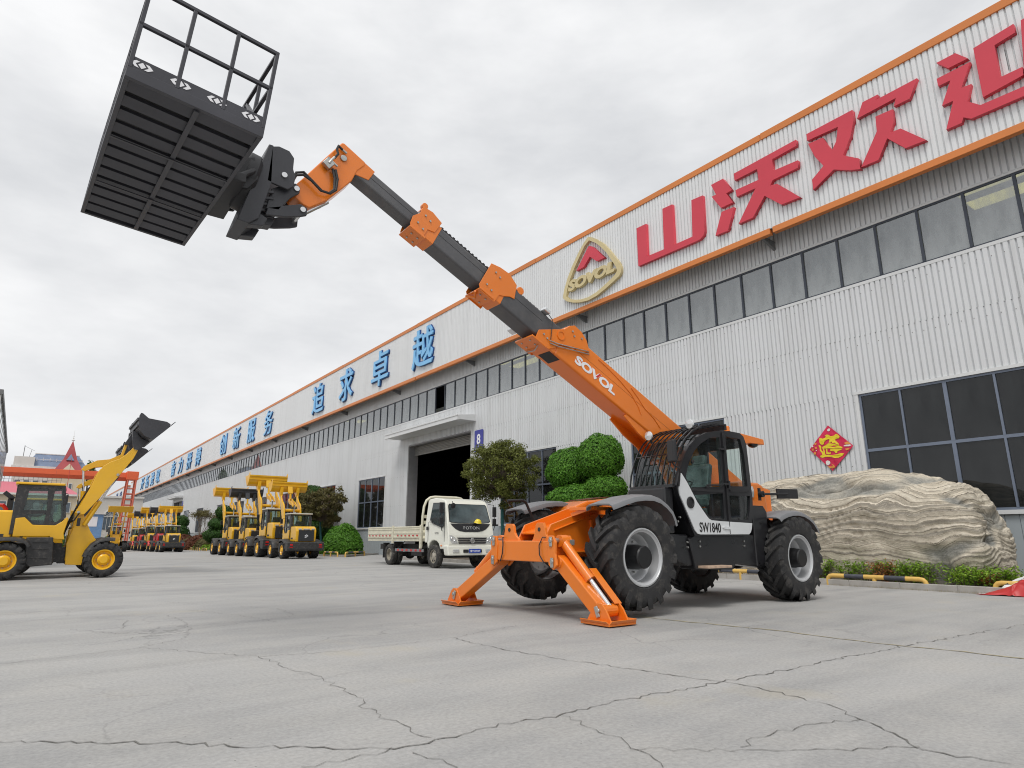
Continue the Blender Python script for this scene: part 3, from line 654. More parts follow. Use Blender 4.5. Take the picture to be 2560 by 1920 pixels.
def wheel_parts(parent, c, out, Rr=.675, W=.46, rim=.365, chev=1, nl=18, rm=None, hubm=None, tm=None, style='dish'):
    """out = -1: outer face towards -y"""
    c = V(c); ax = (0, out, 0); h = W / 2; rm = rm or MT['rim']; hubm = hubm or MT['hub']; tm = tm or MT['rubber']
    w_ = MB()
    if style == 'dish':
        w_.lathe([(rim + .004, -h * .8), (rim + .012, h * .80), (rim + .006, h * .90), (rim - .012, h * .91), (rim - .022, h * .84), (rim - .045, h * .80), (rim - .055, h * .2), (rim - .075, h * .14), (rim - .10, -.02), (rim - .12, -.045), (.12, -.045), (0, -.045)], c, ax, 40, cap=False)
    else:
        w_.lathe([(rim + .004, -h * .8), (rim + .012, h * .78), (rim + .004, h * .88), (rim - .02, h * .86), (rim - .05, h * .55), (rim - .075, h * .5), (rim * .70, h * .42), (rim * .60, h * .42), (rim * .55, h * .75), (rim * .42, h * .86), (rim * .36, h * .98), (0, h * .98)], c, ax, 36, cap=False)
    wo = w_.build('wheel', rm, parent, smooth=True)
    tyre_mb(Rr, W, rim, nl, .05 if Rr > .6 else .03, chev, .42, c).build('tyre', tm, wo, smooth=True)
    if style == 'dish':
        hb = MB(); hb.lathe([(.16, -.03), (.16, h * .45), (.150, h * .55), (.145, h * .95), (.13, h * 1.02), (0, h * 1.02)], c, ax, 32, cap=False); hb.build('hub', hubm, wo, smooth=True)
        bo = MB()
        for k in range(10):
            a = 2 * math.pi * k / 10; p = c + V(math.cos(a) * .205, out * -.045, math.sin(a) * .205); bo.cyl(p, p + V(0, out * .035, 0), .014, 6)
        bo.build('wheel_bolts', MT['zinc'], wo)
    else:
        bo = MB()
        for k in range(8):
            a = 2 * math.pi * k / 8; p = c + V(math.cos(a) * rim * .65, out * h * .42, math.sin(a) * rim * .65); bo.cyl(p, p + V(0, out * .02, 0), .011, 6)
        bo.build('wheel_bolts', MT['zinc'], wo)
    return wo

# ------------------------------------------------------------------ telehandler
tele = thing('telehandler', (8.2, 7.0, 0), 'orange and black telescopic handler with raised boom standing on front outriggers', 'telehandler')
O, K, Kp = MT['orange'], MT['black'], MT['blacksatin']
wheel_parts(tele, (6.42, 6.03, .748), -1, chev=-1)
wheel_parts(tele, (6.42, 7.97, .748), 1, chev=-1)
wheel_parts(tele, (10.13, 6.00, .672), -1, chev=-1)
wheel_parts(tele, (10.08, 7.95, .672), 1, chev=-1)
ax = MB(); ax.cyl((6.42, 6.2, .75), (6.42, 7.8, .75), .11, 12); ax.cyl((10.1, 6.2, .67), (10.1, 7.8, .67), .11, 12); ax.ball((6.42, 7, .73), .22, .2, .2); ax.ball((10.1, 7, .66), .22, .2, .2)
ax.build('axle', Kp, tele, smooth=True)
# nose frame: two side plates, sloping deck, flanges
NP_ = [(5.46, .74), (5.50, 1.0), (5.60, 1.17), (6.38, 1.41), (6.72, 1.44), (7.3, 1.44), (7.3, .80), (6.9, .62), (6.3, .80), (5.7, .72)]
for y in (6.70, 7.27): MB().xz(NP_, y, y + .03).build('frame_side_plate', O, tele, .006)
dk = MB(); dk.prism([(5.52, 6.73, 1.04), (6.35, 6.73, 1.24), (6.35, 7.27, 1.24), (5.52, 7.27, 1.04)], (0, 0, .02)); dk.prism([(6.35, 6.73, 1.24), (7.2, 6.73, 1.26), (7.2, 7.27, 1.26), (6.35, 7.27, 1.24)], (0, 0, .02)); dk.bx(5.5, 7.2, 6.73, 7.27, .74, .78)
dk.each('frame_deck', O, tele)
fl = MB(); fl.beam((5.64, 6.685, 1.09), (6.37, 6.685, 1.315), .03, .016); fl.beam((6.37, 6.685, 1.315), (7.2, 6.685, 1.325), .03, .016); fl.beam((5.75, 6.67, .80), (7.2, 6.67, .83), .06, .02)
fl.bx(6.30, 6.34, 6.66, 6.70, .92, 1.24); fl.bx(6.46, 6.50, 6.66, 6.70, .92, 1.26)
fl.each('frame_flange', O, tele, .006)
# chassis between the axles and behind
MB().bx(7.2, 10.5, 6.62, 7.38, .60, 1.10).build('chassis', K, tele, .02)
sk = MB(); sk.xz([(7.62, .98), (7.75, .55), (8.66, .52), (8.72, .60), (9.52, .52), (9.56, .95), (9.5, 1.04), (7.75, 1.04)], 6.04, 6.34); sk.build('side_tank', K, tele, .025)
sk = MB(); sk.xz([(7.22, 1.05), (7.12, .78), (7.62, .60), (7.74, .60), (7.66, 1.04)], 6.08, 6.5); sk.build('battery_cover', K, tele, .02)
bo = MB()
for x, z in ((7.58, .93), (7.58, .86), (7.86, .94), (7.86, .87), (8.95, .94), (8.95, .87), (9.3, .60), (9.42, 1.22), (7.45, 1.28), (7.4, 1.22)):
    bo.cyl((x, 6.045, z), (x, 6.02, z), .014, 8)
bo.build('skirt_bolts', MT['zinc'], tele)
MB().bx(7.80, 8.36, 5.86, 6.10, .565, .60).build('step', MT['wood'], tele, .006)
# far side engine hood
hd = MB(); hd.xz([(6.62, 1.36), (6.70, 1.47), (6.95, 1.56), (7.5, 1.62), (9.2, 1.66), (9.2, .9), (6.62, .9)], 7.40, 8.0); hd.build('engine_hood', O, tele, .05, seg=3)
MB().prism([(6.98, 7.5, 1.574), (7.5, 7.5, 1.634), (7.5, 7.9, 1.634), (6.98, 7.9, 1.574)], (0, 0, .012)).build('hood_grille', mat('rusty_mesh', (.16, .06, .03), .7), tele)
# rear body
rb = MB(); rb.xz([(9.26, .92), (9.26, 1.90), (9.80, 1.90), (9.92, 1.86), (9.98, 1.76), (10.03, 1.30), (10.45, 1.25), (10.9, 1.15), (10.9, .75), (10.5, .6), (9.5, .6)], 6.22, 7.75); rb.build('rear_body', O, tele, .05, seg=3)
MB().xz([(9.22, 1.50), (9.55, 1.50), (9.64, 1.40), (9.60, .62), (9.24, .55)], 6.02, 6.24).build('rear_skirt', K, tele, .015)
lp = MB(); lp.xz([(9.555 + .04 * math.cos(a), 1.735 + .095 * math.sin(a)) for a in [2 * math.pi * k / 16 for k in range(16)]], 6.19, 6.222); lp.build('side_lamp', MT['lens'], tele, .006)
# fenders: curved shells
def fender(path, y0, y1, name='fender'):
    m = MB(); n = len(path); th = .022; L_ = []
    nr = []
    for i in range(n):
        a, b = path[max(i - 1, 0)], path[min(i + 1, n - 1)]; d = V(b[0] - a[0], 0, b[1] - a[1]).normalized(); nr.append(V(-d.z, 0, d.x))
    cross = [(y0, -.05), (y0 + .015, -.012), (y0 + .06, .012), ((y0 + y1) / 2, .022), (y1 - .06, .012), (y1 - .015, -.012), (y1, -.05)]
    for i, (x, z) in enumerate(path):
        for y, off in cross + [(y, off - th) for y, off in reversed(cross)]:
            p = V(x, y, z) + nr[i] * off; m.v.append(tuple(p))
    k = len(cross) * 2
    for i in range(n - 1):
        for j in range(k):
            a = i * k + j; b = i * k + (j + 1) % k; m.f.append((a, a + k, b + k, b))
    m.f.append(tuple(range(k))); m.f.append(tuple(reversed(range((n - 1) * k, n * k))))
    return m
FP = [(5.86, 1.405), (5.95, 1.43), (6.10, 1.475), (6.30, 1.525), (6.48, 1.545), (6.66, 1.545), (6.82, 1.51), (6.95, 1.44), (7.06, 1.35), (7.12, 1.24), (7.14, 1.16)]
for y0, y1, dx in ((5.80, 6.30, 0), (7.70, 8.20, .05)):
    fender([(x + dx, z) for x, z in FP], y0, y1).build('fender', MT['fender'], tele, smooth=True)
RP = [(9.62, 1.30), (9.70, 1.345), (9.84, 1.385), (10.02, 1.415), (10.2, 1.42), (10.38, 1.40), (10.54, 1.35), (10.68, 1.27), (10.78, 1.17), (10.83, 1.09)]
for y0, y1 in ((5.79, 6.28), (7.70, 8.19)): fender(RP, y0, y1).build('fender', MT['fender'], tele, smooth=True)
fb = MB()
for x in (6.0, 6.9): fb.beam((x, 6.25, 1.40), (x, 6.72, 1.30), .05, .05)
for x in (9.75, 10.5): fb.beam((x, 6.22, 1.32), (x, 6.5, 1.10), .05, .05)
fb.bx(5.95, 6.5, 6.28, 6.72, 1.36, 1.40)
fb.each('fender_bracket', O, tele)
# ---- cab
CAB = [(7.68, 1.02), (7.38, 1.58), (7.345, 1.70), (7.41, 1.89), (7.49, 2.05), (7.58, 2.20), (7.69, 2.33), (7.88, 2.47), (8.14, 2.57), (8.42, 2.625), (8.75, 2.645), (8.99, 2.64), (9.09, 2.59), (9.15, 2.46), (9.19, 1.60), (9.17, 1.36), (9.10, 1.16), (9.01, 1.02)]
HOLES = [[(7.56, 1.86), (7.64, 1.71), (8.37, 1.75), (8.43, 1.76), (8.44, 2.52), (8.2, 2.49), (7.98, 2.39), (7.80, 2.26), (7.65, 2.06)],
         [(7.73, 1.60), (8.42, 1.655), (8.41, 1.27), (8.09, 1.27), (7.9, 1.42)],
         [(8.6, 1.77), (9.085, 1.79), (9.06, 2.3), (8.99, 2.54), (8.6, 2.55)], [(8.58, 1.63), (9.13, 1.64), (9.08, 1.40), (9.03, 1.27), (8.58, 1.265)]]
def side_mesh(loops, y, th):
    me = curve_mesh(loops, th); me.transform(frame((0, y, 0), (1, 0, 0), (0, 0, 1))); return me
cabf = link(side_mesh([CAB] + HOLES, 6.0, .06), 'cab', K, tele, .008)
link(side_mesh([CAB] + HOLES, 6.80, .04), 'cab_side_frame', K, cabf)
WHITE = [(7.45, 1.905), (7.56, 1.785), (7.77, 1.50), (7.98, 1.295), (8.02, 1.265), (8.08, 1.245), (8.3, 1.235), (9.10, 1.215), (9.075, 1.13), (9.04, 1.075), (8.99, 1.045), (7.80, 1.04), (7.73, 1.05), (7.67, 1.10), (7.385, 1.60), (7.38, 1.69)]
link(side_mesh([WHITE], 5.962, .016), 'door_panel', MT['white'], cabf, .004)
me = fit(text_mesh('SW1840', .2, .004, .0022), .50, .14); me.transform(frame((8.03, 5.951, 1.14), (1, 0, -.015), (0, 0, 1))); link(me, 'model_lettering', MT['print_black'], cabf)
vt = MB(); vt.lathe([(.078, 0), (.085, .012), (.06, .02), (.055, .006), (0, .006)], (7.605, 5.955, 1.49), (0, -1, 0), 24, cap=False); vt.build('speaker_grille', Kp, cabf, smooth=True)
gl = [side_mesh([h_], 6.0, .006) for h_ in HOLES]
for me in gl: link(me, 'window_glass', MT['cabglass'], cabf)
for h_ in (HOLES[0], HOLES[2]): link(side_mesh([h_], 6.80, .006), 'window_glass', MT['cabglass'], cabf)
ARCH = CAB[2:10]
fg = MB()
for (a, b) in zip(ARCH[:-1], ARCH[1:]): fg.prism([(a[0], 6.03, a[1]), (b[0], 6.03, b[1]), (b[0], 6.78, b[1]), (a[0], 6.78, a[1])], (.004, 0, -.004))
fg.build('windscreen', MT['cabglass'], cabf, smooth=True)
cs = MB()
lo = [CAB[-1], CAB[0], CAB[1], CAB[2]]
cs.prism([(7.345, 6.03, 1.70), (7.345, 6.78, 1.70), (7.38, 6.78, 1.58), (7.38, 6.03, 1.58)], (.03, 0, .01)); cs.prism([(7.38, 6.03, 1.58), (7.38, 6.78, 1.58), (7.68, 6.78, 1.02), (7.68, 6.03, 1.02)], (.03, 0, .01))
cs.bx(7.68, 9.0, 6.03, 6.78, 1.02, 1.05)
for a, b in zip(CAB[9:13], CAB[10:14]): cs.prism([(a[0], 6.03, a[1]), (b[0], 6.03, b[1]), (b[0], 6.78, b[1]), (a[0], 6.78, a[1])], (0, 0, -.03))
cs.bx(9.12, 9.17, 6.03, 6.09, 1.2, 2.5); cs.bx(9.12, 9.17, 6.72, 6.78, 1.2, 2.5); cs.bx(9.10, 9.16, 6.09, 6.72, 1.1, 1.72); cs.bx(9.11, 9.15, 6.09, 6.72, 2.42, 2.52)
cs.build('cab_shell', K, cabf, .006)
MB().bx(7.16, 7.36, 6.05, 6.76, 1.05, 1.70).build('front_bulkhead', K, cabf, .03)
dm = MB(); dm.beam((8.505, 5.966, 1.05), (8.505, 5.966, 2.60), .012, .03, (0, 1, 0)); dm.bx(7.62, 8.44, 5.958, 5.972, 1.665, 1.70); dm.bx(8.6, 9.1, 5.958, 5.972, 1.69, 1.72)
dm.build('door_gap_trim', Kp, cabf)
hg = MB()
for x, z in ((8.40, 2.33), (8.44, 1.79)): hg.cyl((x, 5.97, z), (x, 5.92, z), .02, 10); hg.beam((x - .04, 5.945, z), (x + .14, 5.945, z + .01), .025, .03); hg.bx(x + .10, x + .14, 5.93, 5.965, z - .05, z + .06)
hg.beam((8.0, 5.94, 1.76), (8.4, 5.94, 1.775), .018, .02); hg.bx(7.98, 8.06, 5.935, 5.965, 1.72, 1.75)
hg.cyl((7.72, 5.97, 2.09), (7.72, 5.94, 2.09), .03, 12)
hg.build('door_hinge', Kp, cabf, .004)
MB().xz([(8.32, 1.155), (8.38, 1.165), (8.50, 1.155), (8.51, 1.115), (8.39, 1.115), (8.32, 1.135)], 5.938, 5.956).build('door_handle', MT['white'], cabf, .004)
# cab interior
seat = MB(); seat.obx((8.16, 6.42, 1.52), (1, 0, .06), (0, 1, 0), (0, 0, 1), .46, .46, .14); seat.obx((8.42, 6.42, 1.84), (.22, 0, 1), (0, 1, 0), (1, 0, -.22), .60, .46, .12); seat.obx((8.50, 6.42, 2.20), (.2, 0, 1), (0, 1, 0), (1, 0, -.2), .17, .26, .1)
seat.bx(8.02, 8.42, 6.25, 6.6, 1.05, 1.45); seat.build('seat', MT['plastic_film'], cabf, .04, seg=3)
con = MB(); con.obx((7.82, 6.4, 1.40), (.3, 0, 1), (0, 1, 0), (1, 0, -.3), .55, .3, .14); con.bx(8.0, 8.6, 6.66, 6.77, 1.05, 1.50); con.tube([(7.78, 6.4, 1.62), (7.95, 6.4, 1.74)], .03, 8)
con.build('console', MT['interior'], cabf, .02)
sw = MB(); cxy = V(7.97, 6.4, 1.76); u_ = V(0, 1, 0)

rg = V(-.5, 0, .87); vv = rg.cross(u_).normalized()
sw.tube([cxy + (u_ * math.cos(2 * math.pi * k / 24) + vv * math.sin(2 * math.pi * k / 24)) * .18 for k in range(25)], .014, 6); sw.tube([cxy - u_ * .18, cxy + u_ * .18], .012, 6)
sw.build('steering_wheel', MT['interior'], cabf, smooth=True)
# protective bar grille over the windscreen
G = [(7.29, 1.735), (7.33, 1.92), (7.41, 2.12), (7.51, 2.29), (7.64, 2.44), (7.82, 2.57), (8.06, 2.67), (8.36, 2.73), (8.66, 2.745)]
gr = MB()
bars = [5.99 + .104 * i for i in range(9)]
for i, y in enumerate(bars):
    for a, b in zip(G[:-1], G[1:]): gr.beam((a[0], y, a[1]), (b[0], y, b[1]), .016, .021)
for x, z in (G[0], (7.46, 2.205), (7.95, 2.63), (8.4, 2.73)): gr.tube([(x, bars[0], z), (x, bars[-1], z)], .011, 6)
gr.bx(7.28, 7.34, bars[0], bars[-1], 1.70, 1.74); gr.bx(8.62, 8.68, bars[0], bars[-1], 2.66, 2.75)
gr.build('guard_grille', K, cabf)
for c_ in ((7.69, 6.74, 2.57), (7.93, 6.12, 2.70)):
    l_ = MB(); l_.lathe([(.02, .05), (.06, .03), (.075, 0), (.07, -.02), (.0, -.028)], c_, (1, 0, .1), 18, cap=False); lo_ = l_.build('work_lamp', MT['lens'], cabf, smooth=True)
    MB().beam(V(c_) + V(.03, 0, -.02), V(c_) + V(.06, 0, -.12), .03, .02).build('lamp_bracket', Kp, lo_)
bc = MB(); bc.lathe([(.05, 0), (.05, .03), (.045, .05), (.045, .10), (.03, .115), (0, .118)], (8.93, 6.16, 2.66), (0, 0, 1), 18, cap=False); bc.build('beacon', MT['amber'], cabf, smooth=True)
MB().cyl((8.93, 6.16, 2.64), (8.93, 6.16, 2.685), .055, 16).build('beacon_base', Kp, cabf)
MB().xz([(9.10, 2.655), (9.74, 2.61), (9.75, 2.52), (9.36, 2.515), (9.16, 2.49)], 6.02, 6.20).build('rear_bracket', O, cabf, .008)
MB().ball((9.55, 6.11, 2.52), .095, .08, .06, 14, 8).build('rear_lamp', K, cabf, smooth=True)
wp = MB(); wp.tube([(7.75, 6.35, 2.44), (7.62, 6.30, 2.36), (7.60, 6.22, 2.33)], .012, 6); wp.obx((7.58, 6.2, 2.28), (1, 0, 0), (0, 1, 0), (0, 0, 1), .04, .05, .1); wp.build('wiper', Kp, cabf)
# mirrors
mr = MB(); mr.tube([(7.38, 5.96, 1.72), (7.38, 5.93, 1.88), (7.34, 5.90, 1.96), (7.16, 5.84, 1.99), (7.10, 5.82, 2.02), (7.06, 5.81, 2.30)], .013, 8); mro = mr.build('mirror_arm', Kp, tele, smooth=True)
MB().obx((7.08, 5.80, 2.18), (.95, -.3, 0), (.3, .95, 0), (0, 0, 1), .07, .17, .32).build('mirror', Kp, mro, .025, seg=3)
mr = MB(); mr.cyl((9.44, 6.0, 1.68), (9.44, 5.93, 1.68), .05, 14); mr.tube([(9.44, 5.93, 1.68), (9.60, 5.86, 1.685), (10.0, 5.84, 1.70)], .018, 8); mr.obx((9.44, 6.0, 1.68), (1, 0, 0), (0, 1, 0), (0, 0, 1), .06, .02, .2); mro = mr.build('mirror_arm', Kp, tele, smooth=True)
MB().obx((10.06, 5.88, 1.705), (1, 0, .03), (0, 1, 0), (-.03, 0, 1), .62, .03, .16).build('mirror', Kp, mro, .008)
mr = MB(); mr.tube([(6.03, 7.62, 1.20), (6.01, 7.62, 1.27), (5.90, 7.61, 1.46), (5.86, 7.60, 1.51), (5.80, 7.60, 1.535), (5.53, 7.60, 1.52)], .02, 8); mr.build('mirror_arm', Kp, tele, smooth=True)
# ---- outriggers
ob_ = MB().bx(5.30, 5.58, 6.36, 7.56, .69, .955); ob_.build('outrigger_beam', O, tele, .012)
er = MB()
for s, yb in ((1, 6.62), (-1, 7.28)):
    pts = [(yb + s * .20 * 1, .95)] ; A = []
    e0 = yb
    A = [(e0 + s * .22, .94), (e0 + s * .20, .98), (e0 + s * .15, 1.01), (e0 + s * .11, 1.06), (e0 + s * .09, 1.15), (e0 + s * .06, 1.18), (e0 - s * .08, 1.185), (e0 - s * .10, 1.15), (e0 - s * .13, 1.02), (e0 - s * .17, .94)] if s < 0 else [(e0 + .17, .94), (e0 + .13, .99), (e0 + .10, 1.06), (e0 + .08, 1.15), (e0 + .05, 1.185), (e0 - .08, 1.185), (e0 - .11, 1.12), (e0 - .13, 1.03), (e0 - .20, .98), (e0 - .22, .94)]
    er.yz(A, 5.33, 5.37)
er.each('lifting_ear', O, tele, .005)
hl = MB()
for y in (6.62, 7.28): hl.cyl((5.322, y, 1.10), (5.375, y, 1.10), .026, 14)
hl.each('ear_hole', Kp, tele)
for s, ye, fy, fx in ((-1, 6.36, 5.68, 5.60), (1, 7.56, 8.62, 5.42)):
    hy = ye + s * .05
    pl = MB(); PT = [(ye - s * .03, .66), (ye + s * .06, .60), (ye + s * .13, .66), (ye + s * .10, .80), (ye + s * .11, .94), (ye + s * .06, 1.02), (ye - s * .02, 1.02), (ye - s * .05, .9)]
    pl.yz(PT, 5.285, 5.32); pl.yz(PT, 5.56, 5.595); pl.each('hinge_plate', O, tele, .008)
    pn = MB()
    for z, dy in ((.945, .03), (.69, .05)):
        y_ = ye + s * dy
        pn.obx((5.275, y_, z), (1, 0, 0), (0, 1, 0), (0, 0, 1), .016, .055, .12); pn.cyl((5.26, y_, z + .015), (5.60, y_, z + .015), .030, 14)
    pn.build('hinge_pin', MT['zinc'], tele, .012, seg=3)
    p0, p1 = V(5.44, ye + s * .06, .70), V(fx - .06, fy - s * .02, .13)
    leg = MB(); leg.beam(p0, p1, .17, .165, (1, 0, 0)); leg.cyl(p0 - V(.09, 0, 0), p0 + V(.09, 0, 0), .08, 14)
    lo_ = leg.build('outrigger_leg', O, tele, .012)
    q0, q1 = V(5.46, ye + s * .05, .955), V(fx + .02, fy + s * .02, .20); d_ = (q1 - q0)
    cy = MB(); cy.cyl(q0, q0 + d_ * .60, .062, 18); cy.cyl(q0 + d_ * .56, q0 + d_ * .61, .068, 18); cy.cyl(q0 - V(.06, 0, 0), q0 + V(.06, 0, 0), .075, 16); cy.build('outrigger_cylinder', O, lo_, smooth=True)
    MB().cyl(q0 + d_ * .6, q1, .032, 16).build('piston_rod', MT['chrome'], lo_, smooth=True)
    cv = MB(); n_ = V(1, 0, 0); side = d_.cross(n_).normalized()
    if side.z < 0: side = -side
    cv.obx(q0 + d_ * .74 + n_ * .10 + side * .05, d_, n_, side, d_.length * .52, .11, .012); cv.obx(q0 + d_ * .74 + n_ * .155 - side * .0, d_, side, n_, d_.length * .52, .11, .012)
    cv.build('rod_cover', O, lo_, .004)
    vb = MB(); vb.obx(q0 + V(.10, 0, -.02), (1, 0, 0), (0, 1, 0), (0, 0, 1), .10, .13, .07); vb.cyl(q0 + V(.08, .05, .0), q0 + V(.08, .05, .06), .02, 8); vb.build('valve_block', MT['zinc'], lo_, .01)
    hs_ = MB(); hs_.tube([(5.47, ye + s * .02, .92), (5.42, ye - s * .06, 1.0), (5.30, ye - s * .16, 1.0), (5.275, ye - s * .20, .9), (5.272, ye - s * .19, .78), (5.29, ye - s * .12, .68)], .008, 6); hs_.build('hose', MT['hose'], lo_, smooth=True)
    ft = MB(); x0, x1 = fx - .22, fx + .22; ya, yb = sorted((fy - .24, fy + .24))
    ft.bx(x0, x1, ya, yb, .012, .035); ft.prism([(x0, ya, .035), (x0, yb, .035), (x0 - .035, yb - .02, .07), (x0 - .035, ya + .02, .07)], (.014, 0, .004)); ft.prism([(x1, ya, .035), (x1, yb, .035), (x1 + .035, yb - .02, .07), (x1 + .035, ya + .02, .07)], (-.014, 0, .004))
    ft.prism([(x0, ya, .035), (x1, ya, .035), (x1 - .02, ya - .03, .075), (x0 + .02, ya - .03, .075)], (0, .014, .004))
    for xx in (fx - .15, fx + .13): ft.prism([(xx, ya + .03, .035), (xx, yb - .03, .035), (xx, fy + .09, .21), (xx, fy + .03, .25), (xx, fy - .05, .25), (xx, fy - .12, .18)], (.022, 0, 0))
    ft.lathe([(.075, 0), (.075, .22)], (fx - .11, fy, .16), (1, 0, 0), 16)
    ft.build('foot', O, lo_, .005)
    pn = MB(); pn.obx((fx - .158, fy - s * .02, .15), (1, 0, 0), (0, .35 * -s, 1), (0, 1, .35 * s), .016, .13, .06); pn.cyl((fx - .175, fy, .165), (fx + .16, fy, .165), .028, 14); pn.build('foot_pin', MT['zinc'], lo_, .012, seg=3)
hz = MB(); hz.tube([(5.6, 6.9, .72), (5.75, 6.82, .60), (5.95, 6.75, .53), (6.15, 6.7, .55), (6.3, 6.65, .62)], .012, 6); hz.tube([(5.6, 6.93, .72), (5.75, 6.85, .57), (5.95, 6.78, .50), (6.15, 6.73, .52), (6.3, 6.68, .6)], .012, 6); hz.each('hose', MT['hose'], tele, smooth=True)
# ---- boom: four telescopic sections
BD, BN, BY = V(.895, 0, -.4465), V(.4465, 0, .895), V(0, 1, 0); YB = 7.02
def bp(t, n, y=YB): return V(.895 * t + .4465 * n, y, -.4465 * t + .895 * n)
def bsec(name, t0, t1, n0, n1, hw, m_, parent, bev=.03):
    c_ = bp((t0 + t1) / 2, (n0 + n1) / 2); return MB().obx(c_, BD, BY, BN, t1 - t0, 2 * hw, n1 - n0).build(name, m_, parent, bev, seg=3)
def bplate(name, tn, y, th, m_, parent, bev=.004):
    m = MB(); m.prism([bp(t_, n_, y) for t_, n_ in tn], (0, th, 0)); return m.build(name, m_, parent, bev)
bm = bsec('boom', 3.58, 8.35, 5.85, 6.365, .19, O, tele)
MB().prism([bp(t_, n_, YB - .19) for t_, n_ in ((3.22, 5.85), (3.22, 6.0), (3.585, 6.32), (3.585, 5.85))], (0, .38, 0)).build('boom_mouth', O, bm, .01)
s2 = bsec('boom_section', 2.15, 3.6, 5.925, 6.315, .160, MT['boomgrey'], bm)
s3 = bsec('boom_section', .84, 2.7, 5.985, 6.285, .135, MT['boomgrey'], bm)
s4 = bsec('boom_section', -.12, 1.2, 6.045, 6.265, .110, MT['boomgrey'], bm)
for t0, t1, n_, hw, par in ((2.5, 3.2, 6.18, .160, s2), (1.05, 2.3, 6.17, .135, s3), (.05, .8, 6.17, .110, s4), (3.55, 6.6, 6.16, .19, bm)):
    MB().obx(bp((t0 + t1) / 2, n_, YB - hw - .0005), BD, BY, BN, t1 - t0, .002, .006).build('weld_seam', Kp if par is not bm else mat('seam_shadow', (.4, .1, .01), .5), par)
# outer collar
def bolts(tns, y, par, dy=-1, r_=.016):
    m = MB()
    for t_, n_ in tns: p = bp(t_, n_, y); m.cyl(p, p + V(0, dy * .014, 0), r_, 8)
    m.build('bolts', MT['zinc'], par)
def ubolts(ts, n_, par, w_):
    m = MB()
    for t_ in ts:
        for dy in (-w_, w_): p = bp(t_, n_, YB + dy); m.cyl(p, p - BN * .012, .014, 8)
    m.build('bolts', MT['zinc'], par)
yn = YB - .19
for y in (yn - .014, YB + .19): bplate('collar_plate', [(3.18, 5.82), (3.18, 5.99), (3.58, 6.31), (3.64, 6.42), (3.72, 6.49), (3.88, 6.48), (4.02, 6.42), (4.14, 6.30), (4.05, 6.20), (3.92, 6.15), (3.84, 6.16), (3.76, 6.10), (3.60, 6.02), (3.55, 5.92), (3.45, 5.83)], y, .014, O, bm)
cc = MB(); cc.obx(bp(3.26, 5.835), BD, BY, BN, .30, .42, .03); cc.obx(bp(3.76, 6.40), BD, BY, BN, .24, .38, .06); cc.each('collar', O, bm, .006)
bolts([(3.28, 5.98), (3.36, 5.96), (3.72, 6.37), (3.78, 6.32), (3.92, 6.38)], yn - .014, bm); ubolts((3.17, 3.27), 5.82, bm, .10)
m = MB(); m.lathe([(.075, 0), (.075, .012), (.055, .012), (.055, .004), (0, .004)], bp(3.56, 6.17, yn - .014), (0, -1, 0), 20, cap=False); m.build('pad_boss', O, bm, smooth=True)
tb = MB(); tb.tube([bp(3.40, 5.95, yn - .03), bp(3.55, 6.0, yn - .03), bp(4.1, 6.26, yn - .03), bp(4.16, 6.30, yn + .02)], .008, 6); tb.tube([bp(3.43, 5.92, yn - .03), bp(3.58, 5.97, yn - .03), bp(4.13, 6.23, yn - .03), bp(4.18, 6.28, yn + .02)], .008, 6); tb.tube([bp(3.30, 5.80, yn + .05), bp(3.36, 5.79, YB), bp(3.34, 5.80, YB + .18)], .009, 6); tb.each('hydraulic_pipe', MT['zinc'], bm, smooth=True)
for y, t_ in ((YB - .16, 3.18), (YB + .26, 3.02)):
    l_ = MB(); l_.obx(bp(t_, 6.36 if y < YB else 6.0, y), BD, BY, BN, .12, .12, .06); l_.build('work_lamp', MT['lens'], bm, .012)
cab_ = MB(); cab_.tube([bp(3.2, 6.34, yn), bp(3.32, 6.28, yn - .02), bp(3.36, 6.15, yn - .025), bp(3.42, 5.98, yn - .025)], .006, 5); cab_.build('lamp_cable', MT['hose'], bm)
# raised reinforcement ribs on the outer boom
rb_ = MB(); rb_.tube([bp(4.35, 6.30, yn - .002), bp(4.6, 6.29, yn - .002), bp(4.9, 6.26, yn - .002), bp(5.2, 6.2, yn - .002), bp(5.42, 6.1, yn - .002), bp(5.52, 6.02, yn - .002)], .010, 6); rb_.tube([bp(5.15, 6.3, yn - .002), bp(5.35, 6.24, yn - .002), bp(5.55, 6.16, yn - .002), bp(5.8, 6.13, yn - .002), bp(6.0, 6.06, yn - .002)], .010, 6); rb_.each('reinforcement_rib', O, bm, smooth=True)
for y in (YB - .17, YB + .14): bplate('cylinder_bracket', [(5.25, 5.86), (5.38, 5.94), (5.60, 5.86), (6.55, 5.86), (6.50, 5.72), (6.38, 5.62), (6.20, 5.62), (5.95, 5.70), (5.60, 5.72), (5.22, 5.80)], y, .03, O, bm, .006)
m = MB(); p_ = bp(6.36, 5.72, YB - .20); m.cyl(p_, p_ + V(0, .4, 0), .045, 16); m.build('cylinder_pin', MT['zinc'], bm)
lc = MB(); lc.cyl(bp(6.36, 5.72), V(9.1, YB, .95), .085, 16); lc.build('lift_cylinder', O, bm, smooth=True)
st_ = MB(); st_.cyl(V(10.75, 6.72, 1.75), V(10.75, 7.32, 1.75), .09, 16); st_.xz([(9.9, 1.2), (10.9, 1.2), (10.9, 1.85), (10.6, 1.9)], 6.70, 6.78); st_.xz([(9.9, 1.2), (10.9, 1.2), (10.9, 1.85), (10.6, 1.9)], 7.26, 7.34); st_.build('boom_pivot', O, tele, .01)
